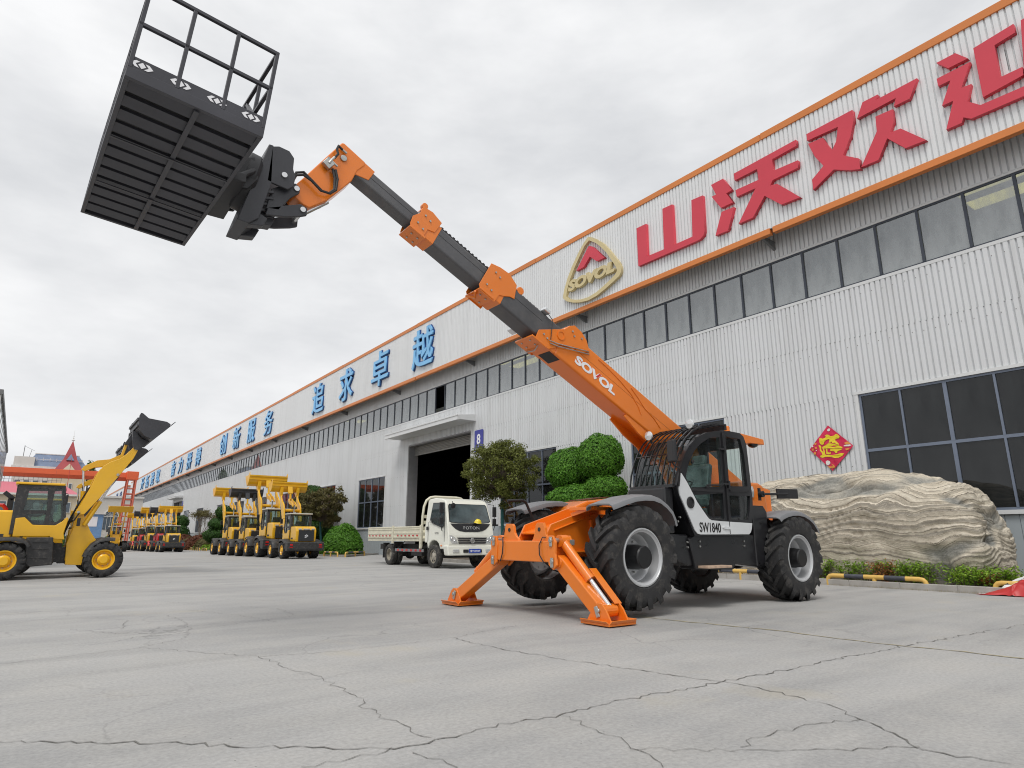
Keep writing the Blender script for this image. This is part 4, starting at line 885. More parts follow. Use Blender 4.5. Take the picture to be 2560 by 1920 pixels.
# hose carriers along the top
for t0, t1, n_, par in ((3.7, 8.0, 6.385, bm), (2.35, 3.55, 6.345, s2), (1.0, 2.28, 6.325, s3)):
    hc = MB(); hc.obx(bp((t0 + t1) / 2, n_, YB + .02), BD, BY, BN, t1 - t0, .16, .045); k = int((t1 - t0) / .07)
    for i in range(k): hc.obx(bp(t0 + .07 * i + .03, n_ + .005, YB + .02), BD, BY, BN, .035, .18, .05)
    hc.build('hose_carrier', Kp, par)
# section collars
for t_, n0, n1, hw, par in ((2.17, 5.925, 6.315, .160, s2), (.92, 5.985, 6.285, .135, s3)):
    k = 1 if t_ > 1 else 0
    for y in (YB - hw - .014, YB + hw):
        P_ = [(t_ - .12, n0 + .02), (t_ - .10, n1 + .05), (t_ + .05, n1 + .10), (t_ + .22, n1 + .12), (t_ + .40, n1 + .05), (t_ + .46, n0 + .22), (t_ + .38, n0 + .2), (t_ + .30, n0 + .14), (t_ + .22, n0 + .10), (t_ + .20, n0 - .05), (t_ - .05, n0 - .05)] if k else \
             [(t_ - .10, n0 + .02), (t_ - .12, n0 + .14), (t_ - .06, n1 - .05), (t_ - .07, n1 + .07), (t_ + .08, n1 + .10), (t_ + .26, n1 + .06), (t_ + .24, n0 + .16), (t_ + .14, n0 + .12), (t_ + .14, n0 - .02), (t_ - .06, n0 - .04)]
        bplate('collar_plate', P_, y, .014, O, par)
    c2 = MB(); c2.obx(bp(t_ + .04, n0 - .02), BD, BY, BN, .26, 2 * hw + .05, .028); c2.obx(bp(t_ - .0, n1 + .03), BD, BY, BN, .14, 2 * hw, .05); c2.obx(bp(t_ + .16, (n0 + n1) / 2), BD, BY, BN, .28, 2 * hw + .006, n1 - n0 + .006)
    if k: c2.cyl(bp(t_ + .5, n1 + .03, YB - hw), bp(t_ + .5, n1 + .03, YB + hw), .06, 14); c2.tube([bp(t_ - .1, n0 - .06, YB - .1), bp(t_ - .02, n0 - .08, YB), bp(t_ - .1, n0 - .06, YB + .14)], .02, 6)
    else: c2.cyl(bp(t_ - .05, n1 + .10, YB - hw - .01), bp(t_ - .05, n1 + .10, YB - hw + .06), .045, 12)
    c2.each('collar', O, par, .006)
    yb_ = YB - hw - .014
    bolts([(t_ + .02, n1 - .03), (t_ + .11, n1 - .05), (t_ - .02, n0 + .10), (t_ + .08, n0 + .07)], yb_, par, r_=.014); ubolts((t_, t_ + .10), n0 - .035, par, hw * .5)
# lettering on the boom
me = fit(text_mesh('SOVOL', .2, .004, .009, .0, spacing=.96), .92, .145); me.transform(frame(bp(4.42, 6.03, yn - .004), BD, BN)); link(me, 'lettering', MT['print_white'], bm)
bplate('lettering_accent', [(4.42, 6.01), (4.455, 6.01), (4.51, 6.098), (4.47, 6.098)], yn - .008, .003, MT['print_red'], bm, 0)
wl = MB(); wl.obx(bp(3.62, 5.848, YB - .02), BD, BY, BN, .22, .26, .004); wl.build('warning_label', MT['print_black'], bm)
# boom head, hoses, carriage
HD = [(2.44, 5.815), (2.47, 5.82), (2.76, 5.66), (2.755, 5.61), (2.66, 5.50), (2.60, 5.34), (2.47, 5.17), (2.31, 4.97), (2.10, 4.80), (2.02, 4.82), (1.90, 4.90), (1.88, 4.97), (1.93, 5.06), (2.00, 5.16), (2.12, 5.34), (2.26, 5.55)]
hdo = MB().xz(HD, YB - .125, YB + .125).build('boom_head', O, bm, .014, seg=3)
MB().xz([(2.62, 5.73), (2.90, 5.58), (2.82, 5.43), (2.62, 5.45)], YB - .117, YB + .117).build('head_sleeve', O, hdo, .006)
hp = MB(); yh = YB - .15
hp.tube([(2.44, yh, 5.70), (2.38, yh - .02, 5.72), (2.36, yh - .03, 5.66), (2.38, yh - .03, 5.60), (2.34, yh - .03, 5.53)], .016, 8)
for dx in (0, .035): hp.tube([(2.33 + dx, yh - .02, 5.38), (2.36 + dx, yh - .03, 5.26), (2.36 + dx * .6, yh - .04, 5.10), (2.30 + dx * .4, yh - .04, 5.03), (2.20 + dx * .3, yh - .04, 5.03), (2.08 + dx * .2, yh - .04, 5.12), (1.98, yh - .04, 5.16 + dx), (1.90, yh - .03, 5.13 + dx), (1.86, yh - .02, 5.02 + dx)], .016, 8)
hp.each('hose', MT['hose'], hdo, smooth=True)
vb = MB(); vb.obx((2.27, yh - .02, 5.43), (.6, 0, .8), (0, 1, 0), (.8, 0, -.6), .12, .06, .11); vb.tube([(2.34, yh - .03, 5.54), (2.30, yh - .04, 5.48), (2.27, yh - .045, 5.42)], .018, 8); vb.tube([(2.25, yh - .04, 5.50), (2.38, yh - .04, 5.42)], .015, 8); vb.cyl((2.47, YB - .125, 5.60), (2.47, YB - .145, 5.60), .042, 16); vb.tube([(2.44, yh, 5.70), (2.50, yh, 5.67)], .016, 8)
vb.each('valve_block', MT['zinc'], hdo, .006)
CH = MT['charcoal']
cr_ = MB()
for y in (6.76, 7.25):
    cr_.xz([(1.585, 5.345), (1.66, 5.375), (1.78, 5.36), (1.84, 5.29), (1.84, 5.15), (1.875, 5.05), (1.86, 4.93), (1.80, 4.87), (1.565, 4.90)], y, y + .03)
cr_.xz([(1.60, 5.36), (1.55, 5.36), (1.30, 4.34), (1.42, 4.33), (1.52, 4.42), (1.62, 4.90)], 6.76, 7.28)
cr_.xz([(1.42, 4.33), (1.58, 4.36), (1.62, 4.46), (1.52, 4.50)], 6.79, 6.90); cr_.xz([(1.52, 4.44), (1.70, 4.46), (1.73, 4.55), (1.58, 4.62)], 6.93, 7.08); cr_.xz([(1.42, 4.33), (1.58, 4.36), (1.62, 4.46), (1.52, 4.50)], 7.12, 7.25)
for i in range(5): cr_.obx((1.56 + .012 * i, 6.80 + .03 * i, 4.78 - .06 * i), (1, 0, .2), (0, 1, 0), (-.2, 0, 1), .20, .03, .035)
for y in (YB - .19, YB + .15):
    cr_.xz([(1.64, 4.86), (1.80, 4.98), (1.90, 5.02), (1.96, 4.98), (1.955, 4.91), (1.86, 4.82), (1.74, 4.62), (1.60, 4.60)], y, y + .04)
    cr_.xz([(1.62, 4.62), (1.80, 4.70), (1.98, 4.78), (2.06, 4.75), (2.06, 4.66), (1.98, 4.62), (1.80, 4.56), (1.60, 4.52)], y, y + .04)
cro = cr_.build('carriage', CH, hdo, .008)
pn = MB()
for x, z, y in ((1.915, 4.95, YB - .21), (2.005, 4.71, YB - .21), (1.745, 5.03, 6.74)): pn.cyl((x, y, z), (x, y + .44 if y > 6.78 else y + .1, z), .032, 16)
pn.build('carriage_pin', MT['silver'], cro)
MB().cyl((2.06, YB, 4.76), (2.35, YB, 5.02), .03, 12).build('tilt_rod', MT['chrome'], hdo, smooth=True)
tt = MB(); tt.lathe([(.10, 0), (.30, .02), (.34, .06), (.34, .16), (.28, .20), (.28, .28), (.20, .32), (0, .32)], (1.50, YB, 4.92), (-1, 0, .2), 24, cap=False); tt.build('slew_ring', Kp, cro, smooth=True)
ta = MB()
for y in (YB - .32, YB + .28): ta.xz([(1.40, 5.10), (1.20, 5.02), (1.10, 4.78), (1.14, 4.66), (1.36, 4.70), (1.46, 4.85)], y, y + .04)
ta.tube([(1.42, YB - .3, 4.95), (1.22, YB - .45, 4.72)], .035, 8); ta.tube([(1.42, YB + .3, 4.95), (1.22, YB + .45, 4.72)], .035, 8); ta.bx(1.12, 1.30, YB - .5, YB + .5, 4.66, 4.76)
ta.each('platform_mount', Kp, cro, .006)

# ------------------------------------------------------------------ work platform on the boom
plat = thing('work_platform', (0, 0, 0), 'black steel man basket with railings held up on the boom tip', 'work platform')
PX_, PY_ = 1.137, 2.966; Np = MT['navyblack']
MB().bx(.03, PX_ - .03, .03, PY_ - .03, .082, .09).build('floor_plate', MT['black'], plat)  # deck coloured black so the gaps between slats look like shadowed recesses
for a in (((0, 0), (PX_, .04)), ((0, PY_ - .04), (PX_, PY_)), ((0, .04), (.04, PY_ - .04)), ((PX_ - .04, .04), (PX_, PY_ - .04))):
    MB().bx(a[0][0], a[1][0], a[0][1], a[1][1], 0, .10).build('edge_beam', Np, plat, .004)
sl = MB().prism([(.04, 0, .022), (.04, .135, .0), (.04, .135, .03), (.04, 0, .052)], (PX_ - .08, 0, 0)).mesh('slat'); s0 = None
for i in range(12):
    y = .07 + i * .238
    if s0 is None: s0 = link(sl, 'slat', Np, plat); s0.location = (0, y, 0)
    else: inst(s0, plat, (0, y, 0))
MB().bx(.548, .592, .04, PY_ - .04, -.016, -.002).build('centre_beam', Np, plat)
cb_ = MB()
for y in (.98, 1.98): cb_.bx(.04, PX_ - .04, y - .012, y + .012, -.03, -.018)
cb_.each('cross_beam', Np, plat)
H_ = .94
def rail(name, p, q_, w_=.034): MB().beam(p, q_, w_, w_).build(name, Np, plat, .004)
for x in (.017, PX_ / 3, PX_ * 2 / 3, PX_ - .017):
    rail('post', (x, .017, .10), (x, .017, H_)); rail('post', (x, PY_ - .017, .10), (x, PY_ - .017, H_))
for i in range(1, 6):
    y = PY_ * i / 6
    rail('post', (.017, y, .10), (.017, y, H_)); rail('post', (PX_ - .017, y, .10), (PX_ - .017, y, H_))
for z in (H_ + .017, .55):
    for y in (.017, PY_ - .017): rail('rail', (0, y, z), (PX_, y, z))
    for x in (.017, PX_ - .017): rail('rail', (x, .034, z), (x, PY_ - .034, z))
rail('rail', (PX_ - .017, .05, .12), (PX_ - .017, .9, .9))
for y in (.006, PY_ - .012): MB().bx(.034, PX_ - .034, y, y + .006, .10, .215).build('toe_board', Np, plat)
for x in (.006, PX_ - .012): MB().bx(x, x + .006, .034, PY_ - .034, .10, .16).build('toe_board', Np, plat)
ar = MB()
for i in range(4):
    cx_ = .10 + i * .30; z_ = .155; y = .002
    for sx in (-1, 1): ar.prism([(cx_ + sx * .02, y, z_ + .03), (cx_ + sx * .05, y, z_ + .03), (cx_ + sx * .085, y, z_), (cx_ + sx * .05, y, z_ - .03), (cx_ + sx * .02, y, z_ - .03), (cx_ + sx * .05, y, z_)], (0, .003, 0))
    ar.prism([(cx_ - .03, y, z_), (cx_, y, z_ + .03), (cx_ + .03, y, z_), (cx_, y, z_ - .03)], (0, .003, 0))
    ar.build('painted_mark', MT['print_white'], plat); ar = MB()
plat.matrix_world = frame((.080, 5.4886, 4.7048), (.9961, .0475, -.0749), (-.0596, .9982, .0045))
ORIG[plat.name] = Vector((0, 0, 0))
# ------------------------------------------------------------------ wheel loader prototype: x forward, y left, z up
Yl = MT['yellow']
gril_m = mat('radiator_mesh', (.028, .03, .032), .6, var=.3, sc=30)
dusty_m = mat('dusty_black_steel', (.03, .03, .031), .55, var=.2, sc=4, dust=.25)
roofw_m = mat('cream_roof', (.62, .60, .52), .45)
lglass_m = glass('loader_glass', (.78, .86, .84), .05, (.3, .34, .33))
def make_loader():
    r_ = thing('wheel_loader', (0, 0, 0), None, None)
    for x in (1.0, -1.02):
        for s in (-1, 1): wheel_parts(r_, (x, s * .60, .445), s, Rr=.445, W=.31, rim=.245, nl=16, rm=Yl, style='flat', chev=1 if s > 0 else -1)
    m = MB(); m.cyl((1, -.5, .445), (1, .5, .445), .09, 10); m.cyl((-1.02, -.5, .445), (-1.02, .5, .445), .09, 10); m.bx(-1.5, .1, -.22, .22, .38, .85); m.bx(.05, 1.15, -.20, .20, .35, .75); m.build('axle_frame', dusty_m, r_)
    # rear hood with grille and counterweight
    hd = MB().xz([(-1.93, .86), (-1.98, 1.40), (-1.90, 1.58), (-1.70, 1.65), (-.97, 1.65), (-.95, .88)], -.42, .42).build('engine_hood', Yl, r_, .05, seg=3)
    MB().bx(-1.995, -1.94, -.32, .32, .90, 1.46).build('grille', gril_m, hd, .01)
    lg = MB(); lg.prism([(-2.0, -.085, 1.16), (-2.0, 0, 1.24), (-2.0, .085, 1.16), (-2.0, .04, 1.16), (-2.0, 0, 1.20), (-2.0, -.05, 1.16)], (.006, 0, 0)); lg.prism([(-2.0, -.085, 1.14), (-2.0, .02, 1.14), (-2.0, .085, 1.10), (-2.0, .02, 1.08), (-2.0, -.02, 1.10), (-2.0, .01, 1.115)], (.006, 0, 0)); lg.build('badge', MT['print_white'], hd)
    lm = MB().bx(-1.985, -1.93, -.34, -.20, 1.48, 1.54); lm.bx(-1.985, -1.93, .20, .34, 1.48, 1.54); lm.bx(-1.985, -1.93, -.14, .14, 1.485, 1.535); lm.build('hood_lamps', MT['lens'], hd, .006)
    MB().bx(-1.45, -1.12, -.424, .424, 1.0, 1.08).build('handle_recess', dusty_m, hd)
    cw = MB().xz([(-2.02, .42), (-2.06, .50), (-2.06, .84), (-1.98, .87), (-1.55, .87), (-1.55, .55), (-1.75, .40)], -.76, .76).build('counterweight', dusty_m, r_, .03, seg=3)
    for s in (-1, 1):
        MB().bx(-2.075, -2.055, s * .60 - .06, s * .60 + .06, .68, .76).build('tail_lamp', MT['redlens'], cw, .006); MB().bx(-2.073, -2.057, s * .60 - .07, s * .60 + .07, .58, .62).build('reflector', MT['redlens'], cw)
    # cab
    CBP = [(-1.02, 1.07), (-1.02, 1.62), (-.99, 2.27), (-.03, 2.29), (.06, 1.62), (.08, 1.50), (-.10, 1.30), (-.12, 1.07)]
    HL = [[(-.82, 1.66), (-.78, 2.19), (-.38, 2.20), (-.33, 1.66)], [(-.76, 1.56), (-.34, 1.58), (-.36, 1.33), (-.56, 1.32)], [(-.27, 1.40), (-.24, 2.2), (-.08, 2.22), (.01, 1.62), (.02, 1.52), (-.10, 1.37)]]
    cab_ = None
    for s in (-1, 1):
        me = side_mesh([CBP] + HL, s * .42, .04)
        if cab_ is None: cab_ = link(me, 'cab', dusty_m, r_)
        else: link(me, 'cab_side_frame', dusty_m, cab_)
        for h_ in HL: link(side_mesh([h_], s * .42, .006), 'window_glass', lglass_m, cab_)
    m = MB(); m.bx(-1.02, -.96, -.40, -.34, 1.62, 2.27); m.bx(-1.02, -.96, .34, .40, 1.62, 2.27); m.bx(-1.02, -.12, -.40, .40, 1.07, 1.12); m.bx(-1.0, -.05, -.40, .40, 2.24, 2.28); m.bx(-1.03, -.97, -.40, .40, 1.07, 1.62); m.prism([(-.04, -.40, 2.28), (.05, -.40, 1.62), (.05, -.35, 1.62), (-.04, -.35, 2.28)], (-.04, 0, 0)); m.prism([(-.04, .35, 2.28), (.05, .35, 1.62), (.05, .40, 1.62), (-.04, .40, 2.28)], (-.04, 0, 0))
    m.prism([(.06, -.40, 1.52), (.06, .40, 1.52), (-.11, .40, 1.30), (-.11, -.40, 1.30)], (-.03, 0, .0)); m.build('cab_shell', dusty_m, cab_, .006)
    MB().bx(-.995, -.990, -.34, .34, 1.64, 2.24).build('rear_glass', lglass_m, cab_); MB().prism([(-.055, -.35, 2.24), (.035, -.35, 1.62), (.035, .35, 1.62), (-.055, .35, 2.24)], (-.004, 0, 0)).build('windscreen', lglass_m, cab_)
    MB().bx(-1.06, -.04, -.47, .47, 2.285, 2.345).build('roof', roofw_m, cab_, .02, seg=3)
    m = MB(); m.bx(-.85, -.45, -.2, .2, 1.3, 1.42); m.obx((-.86, 0, 1.65), (-.15, 0, 1), (0, 1, 0), (1, 0, .15), .55, .4, .1); m.build('seat', MT['interior'], cab_, .03)
    m = MB(); m.tube([(-.15, 0, 1.35), (-.28, 0, 1.62)], .025, 6); m.tube([(-.28 + .05 * math.sin(2 * math.pi * k / 16), .15 * math.cos(2 * math.pi * k / 16), 1.64 + .12 * math.sin(2 * math.pi * k / 16)) for k in range(17)], .012, 5); m.build('steering_wheel', MT['interior'], cab_)
    for s in (-1, 1):
        m = MB(); m.tube([(-.02, s * .42, 2.1), (.04, s * .52, 2.08), (.04, s * .56, 2.05)], .01, 5); m.obx((.03, s * .57, 1.93), (1, 0, 0), (0, 1, 0), (0, 0, 1), .05, .10, .24); m.build('mirror', Kp, cab_, .008)
    # yellow body sides, steps
    for s in (-1, 1):
        y0 = s * .44; MB().xz([(-.94, 1.02), (-.94, 1.46), (-.76, 1.48), (-.58, 1.30), (-.12, 1.29), (.0, 1.38), (.10, 1.50), (.14, 1.46), (.08, 1.1), (.12, .94), (-.18, .96), (-.2, 1.02)], y0 - .03, y0 + .03).build('body_panel', Yl, r_, .012)
        MB().xz([(-.66, 1.0), (-.12, 1.0), (-.05, .34), (-.5, .30), (-.62, .38)], s * .56 - .09, s * .56 + .09).build('step_box', dusty_m, r_, .02)
        m = MB()
        for z in (.50, .72, .88): m.bx(-.52, -.2, s * .655 - .01, s * .655 + .01, z, z + .02)
        m.build('step_tread', dusty_m, r_)
        m = fender([(-.55, .80), (-.62, .90), (-.75, .965), (-.92, .99), (-1.1, .99), (-1.3, .95), (-1.45, .88), (-1.52, .8)][::-1], s * .62 - .16, s * .62 + .16); m.build('rear_fender', dusty_m, r_, smooth=True)
        m = fender([(.55, .52), (.60, .68), (.70, .84), (.84, .94), (1.0, .98), (1.2, .97)], s * .58 - .17, s * .58 + .17); m.build('front_fender', dusty_m, r_, smooth=True)
        # front frame plates and lift arms
        MB().xz([(.22, .32), (.57, .30), (.60, .50), (.86, .86), (.66, 1.15), (.55, 1.38), (.40, 1.70), (.28, 1.72), (.27, 1.55), (.31, 1.38), (.18, .85)], s * .27 - .025, s * .27 + .025).build('front_frame_plate', Yl, r_, .008)
        MB().xz([(.25, 1.62), (.34, 1.56), (.46, 1.58), (.72, 1.97), (1.10, 2.59), (1.39, 3.10), (1.46, 3.30), (1.47, 3.40), (1.42, 3.44), (1.36, 3.42), (1.25, 3.25), (1.07, 3.07), (.88, 2.98), (.72, 2.85), (.62, 2.67), (.50, 2.25), (.36, 1.85)], s * .36 - .03, s * .36 + .03).build('lift_arm', Yl, r_, .008)
        lc = MB().cyl((.50, s * .36 - s * .07, 1.30), (.78, s * .36 - s * .07, 1.93), .055, 12).build('lift_cylinder', Yl, r_, smooth=True)
        MB().cyl((.78, s * .29, 1.93), (1.08, s * .29, 2.64), .03, 10).build('piston_rod', MT['chrome'], lc, smooth=True)
        pn = MB()
        for x, z in ((.33, 1.63), (1.08, 2.64), (1.42, 3.37)): pn.cyl((x, s * .31, z), (x, s * .41, z), .035, 10)
        pn.each('pivot_pin', MT['zinc'], r_)
        m = MB(); m.beam((.25, s * .40, 1.40), (.35, s * .44, 1.62), .03, .03); m.obx((.36, s * .46, 1.38), (1, 0, 0), (0, 1, 0), (0, 0, 1), .07, .14, .20); m.build('head_lamp', Kp, r_, .01)
    m = MB(); m.cyl((.88, -.36, 2.55), (.88, .36, 2.55), .08, 14); m.bx(.20, .60, -.25, .25, .42, 1.20); m.prism([(.25, -.25, 1.2), (.5, -.25, 1.2), (.42, -.25, 1.6), (.28, -.25, 1.6)], (0, .5, 0)); m.each('cross_tube', Yl, r_, .01)
    m = MB()
    for y in (-.09, .05): m.xz([(.26, 2.76), (.34, 2.72), (.55, 2.84), (.80, 2.88), (1.0, 2.94), (1.18, 3.10), (1.20, 3.20), (1.10, 3.22), (.86, 3.08), (.58, 3.03), (.30, 2.85)], y, y + .04)
    m.each('rocker', Yl, r_, .006)
    tc_ = MB().cyl((.42, 0, 1.62), (.38, 0, 2.20), .055, 12).build('tilt_cylinder', Yl, r_, smooth=True); MB().cyl((.38, 0, 2.2), (.31, 0, 2.78), .028, 10).build('piston_rod', MT['chrome'], tc_, smooth=True)
    MB().beam((1.14, 0, 3.17), (1.22, 0, 3.56), .08, .07, (1, 0, 0)).build('bucket_link', Yl, r_, .01)
    hs_ = MB()
    for s in (-.14, .14): hs_.tube([(.1, s, 1.15), (.2, s * 1.2, 1.5), (.34, s * 1.2, 1.9), (.5, s * 1.3, 2.3)], .018, 6)
    hs_.build('hose', MT['hose'], r_, smooth=True)
    # bucket
    bw = .78
    SP = [(1.34, 4.10), (1.34, 4.22), (1.37, 4.30), (1.42, 4.29), (1.57, 4.17), (2.02, 4.12), (2.12, 4.06), (2.09, 3.97), (1.76, 3.60), (1.70, 3.60), (1.52, 3.68), (1.42, 3.79), (1.36, 3.94)]
    bs_ = MB(); PB = [(1.34, 4.12), (1.355, 3.94), (1.42, 3.79), (1.52, 3.68), (1.66, 3.61), (1.76, 3.60), (2.10, 3.98), (2.24, 4.13)]
    for a, b in zip(PB[:-1], PB[1:]):
        d = V(b[0] - a[0], 0, b[1] - a[1]).normalized(); nrm = V(-d.z, 0, d.x) * .02; bs_.prism([(a[0], -bw, a[1]), (b[0], -bw, b[1]), (b[0], bw, b[1]), (a[0], bw, a[1])], nrm)
    bko = bs_.build('bucket', MT['charcoal'], r_)
    for s in (-1, 1): MB().xz(SP, s * bw - .012, s * bw + .012).build('bucket_side', MT['charcoal'], bko, .005)
    m = MB(); m.beam((1.33, -bw, 4.13), (1.33, bw, 4.13), .05, .07); m.beam((1.335, -bw, 3.95), (1.335, bw, 3.95), .03, .05); m.build('bucket_rib', MT['charcoal'], bko)
    for s in (-.36, .36): MB().xz([(1.36, 3.36), (1.46, 3.34), (1.72, 3.59), (1.5, 3.66), (1.36, 3.84), (1.28, 3.86), (1.30, 3.6)], s - .06, s + .06).build('bucket_bracket', MT['charcoal'], bko, .006)
    MB().xz([(1.16, 3.52), (1.26, 3.50), (1.40, 3.78), (1.34, 3.95), (1.24, 3.7)], -.10, .10).build('bucket_bracket', MT['charcoal'], bko, .006)
    return r_
LP = make_loader()
def recolor(o, old, new, only=None):
    for c in [o] + list(o.children_recursive):
        if c.type == 'MESH' and (only is None or c.name.split('.')[0] in only):
            for sl_ in c.material_slots:
                if sl_.material in old: sl_.link = 'OBJECT'; sl_.material = new
redp = mat('red_loader_paint', (.50, .012, .012), .35, var=.08, coat=.3); redp2 = mat('faded_red_fender', (.55, .02, .02), .4)
BK = ('bucket', 'bucket_side', 'bucket_rib', 'bucket_bracket')
def put_loader(src, x, y, yaw, sc_, label, bucket='yellow', red=False, roof=None, group=None):
    o = src or copy_tree(LP)
    o.location = (x, y, gz(y)); o.rotation_euler = (0, 0, R(yaw)); o.scale = (sc_, sc_ * 1.26, sc_)
    tag(o, label, 'wheel loader', group)
    if bucket == 'yellow': recolor(o, (MT['charcoal'],), Yl, BK)
    if red: recolor(o, (Yl,), redp, ('engine_hood', 'body_panel', 'rear_fender', 'front_fender')); recolor(o, (dusty_m,), redp2, ('front_fender',))
    if roof: recolor(o, (roofw_m,), roof, ('roof',))
    return o
GRP = 'wheel loaders parked in the yard'
lo1 = put_loader(None, .55, 20.62, 0, 1.0, 'yellow wheel loader with raised black bucket seen from the side at left', 'black', roof=Yl, group=GRP)
# the near machine carries an exhaust stack, whip aerial and a red pre-cleaner hose
m = MB(); m.bx(-1.17, -1.05, -.12, .0, 1.62, 1.95); m.obx((-1.16, -.06, 2.02), (-.75, 0, .6), (0, 1, 0), (.6, 0, .75), .26, .12, .10)
for nm, mb_, mt_ in (('exhaust_stack', m, Kp), ('aerial', MB().tube([(.02, .3, 2.2), (.02, .3, 3.1)], .006, 5), redp), ('intake_hose', MB().tube([(-1.5, -.1, 1.66), (-1.4, -.1, 1.78), (-1.25, -.1, 1.78), (-1.15, -.1, 1.66)], .05, 8), redp),
                     ('dashboard_cover', MB().ball((-.55, -.1, 1.78), .12, .12, .12, 10, 6).ball((-.55, -.1, 1.62), .18, .16, .12, 10, 6), mat('white_film', (.55, .58, .58), .3, bump=.5, bsc=12))):
    o = mb_.build(nm, mt_); o.parent = lo1
lo2 = put_loader(None, .62, 22.9, 0, .88, 'second yellow wheel loader with black bucket, half hidden behind the nearest one', 'black', roof=Yl, group=GRP)
recolor(lo2, (Yl,), MT['charcoal'], ('lift_arm',))
put_loader(None, 11.12, 34.45, 90, .97, 'yellow wheel loader with cream roof and black rear grille, nearest of the parked column', group=GRP)
put_loader(None, 11.35, 39.3, 90, 1.16, 'largest yellow wheel loader in the column, directly ahead of the nearest one', group=GRP)
put_loader(None, 11.1, 43.2, 90, 1.02, 'yellow wheel loader with black bucket in the middle of the parked column', 'black', group=GRP)
put_loader(None, 11.05, 47.2, 90, 1.10, 'foremost yellow wheel loader of the nearer column, beside the clipped shrubs', group=GRP)
put_loader(None, 10.0, 65.2, 90, .98, 'yellow wheel loader with red tail board, last machine of the distant column', group=GRP)
put_loader(None, 9.9, 70.0, 90, 1.0, 'red bodied wheel loader with black bucket, second in the distant column', 'black', red=True, group=GRP)
put_loader(None, 9.8, 75.2, 90, 1.05, 'yellow wheel loader with high bucket, middle of the distant column', group=GRP)
put_loader(None, 9.7, 80.2, 90, 1.0, 'dark red wheel loader, second farthest in the distant column', 'black', red=True, group=GRP)
put_loader(None, 9.6, 85.4, 90, 1.0, 'farthest yellow wheel loader in the distant column beside the red tower', group=GRP)
put_loader(None, 6.35, 72.2, -90, 1.0, 'yellow wheel loader facing the camera with its bucket raised, beside the red lattice tower', group=GRP)
put_loader(LP, 3.9, 84, -90, 1.0, 'far yellow wheel loader behind the nearest front wheel, partly hidden', group=GRP)

# ------------------------------------------------------------------ flatbed truck (faces -y)
trk = thing('flatbed_truck', (11.75, 21.0, 0), 'cream white flatbed truck with dropside bed parked by the open door', 'truck')
cream = mat('cream_truck_paint', (.76, .76, .68), .35, var=.04, coat=.3); bedm = mat('weathered_cream_steel', (.66, .63, .50), .55, var=.10, sc=4, dust=.2)
def slab(prof, x0, x1, taper=.10, zt=1.35, zm=2.3):
    m = MB(); n_ = len(prof)
    def X(x, z): k = max(0, (z - zt) / (zm - zt)) * taper; return x + k if x < 11.75 else x - k
    m.add([(X(x0, z), y, z) for y, z in prof] + [(X(x1, z), y, z) for y, z in prof], [tuple(range(n_)), tuple(range(2 * n_ - 1, n_ - 1, -1))] + [((i + 1) % n_, i, n_ + i, n_ + (i + 1) % n_) for i in range(n_)])
    return m
CP = [(18.20, .62), (18.17, .80), (18.19, 1.06), (18.27, 1.42), (18.50, 2.08), (18.60, 2.20), (18.85, 2.27), (19.3, 2.31), (19.66, 2.29), (19.74, 2.2), (19.78, 1.3), (19.78, .82), (19.60, .82), (19.54, .62), (19.42, .80), (19.28, .88), (19.12, .90), (18.95, .87), (18.80, .78), (18.72, .62)]
cab_t = slab(CP, 10.86, 12.66).build('cab', cream, trk, .035, seg=3)
ws_m = glass('truck_windscreen', (.55, .66, .66), .03)
def fx(y0, z0, y1, z1, x0, x1, off): pass
def front_pt(x, z, off=.012):
    # point on the windscreen/front plane
    if z >= 1.42: y = 18.27 + (z - 1.42) / .66 * .23
    elif z >= 1.06: y = 18.19 + (z - 1.06) / .36 * .08
    else: y = 18.175
    k = max(0, (z - 1.35) / .95) * .10; s = (x - 11.76) / .9
    return (x - s * k, y - off, z)
def front_patch(pts, nm, m_, off, par, th=.012):
    m = MB(); m.prism([front_pt(x, z, off) for x, z in pts], (0, th, 0)); return m.build(nm, m_, par)
WSP = [(10.93, 1.50), (11.0, 1.47), (11.3, 1.45), (12.2, 1.45), (12.5, 1.47), (12.59, 1.52), (12.59, 2.02), (12.54, 2.09), (10.98, 2.09), (10.93, 2.02)]
front_patch(WSP, 'windscreen_surround', MT['black'], .008, cab_t)
front_patch([(11.76 + (x - 11.76) * .965, 1.77 + (z - 1.77) * .95) for x, z in WSP], 'windscreen', mat('dark_reflective_glass', (.05, .07, .075), .05, .0, var=.5, sc=2.5, coat=1.0, spec=1.0), .014, cab_t)
front_patch([(10.97, 1.44), (12.55, 1.44), (12.50, 1.38), (12.35, 1.26), (12.2, 1.20), (12.0, 1.17), (11.5, 1.17), (11.3, 1.20), (11.15, 1.27), (11.02, 1.38)], 'nose_panel', MT['black'], .012, cab_t)
me = fit(text_mesh('FOTON', .2, .01, .002, spacing=1.15), .62, .10); me.transform(frame(front_pt(11.76, 1.30, .028), (1, 0, 0), (0, .21, 1))); link(me, 'lettering', MT['silver'], cab_t)
front_patch([(11.18, .995), (12.36, .995), (12.30, .78), (11.26, .78)], 'grille', MT['silver'], .012, cab_t, .03)
for z in (.82, .89, .955): front_patch([(11.24, z - .022), (12.30, z - .022), (12.32, z + .018), (11.22, z + .018)], 'grille_slot', Kp, .02, cab_t)
m = MB(); m.lathe([(.075, 0), (.085, .015), (.072, .022), (.07, .008), (0, .008)], front_pt(11.76, .89, .03), (0, -1, 0), 24, cap=False); bd = m.build('badge', MT['silver'], cab_t, smooth=True)
m = MB(); yb_ = 18.128
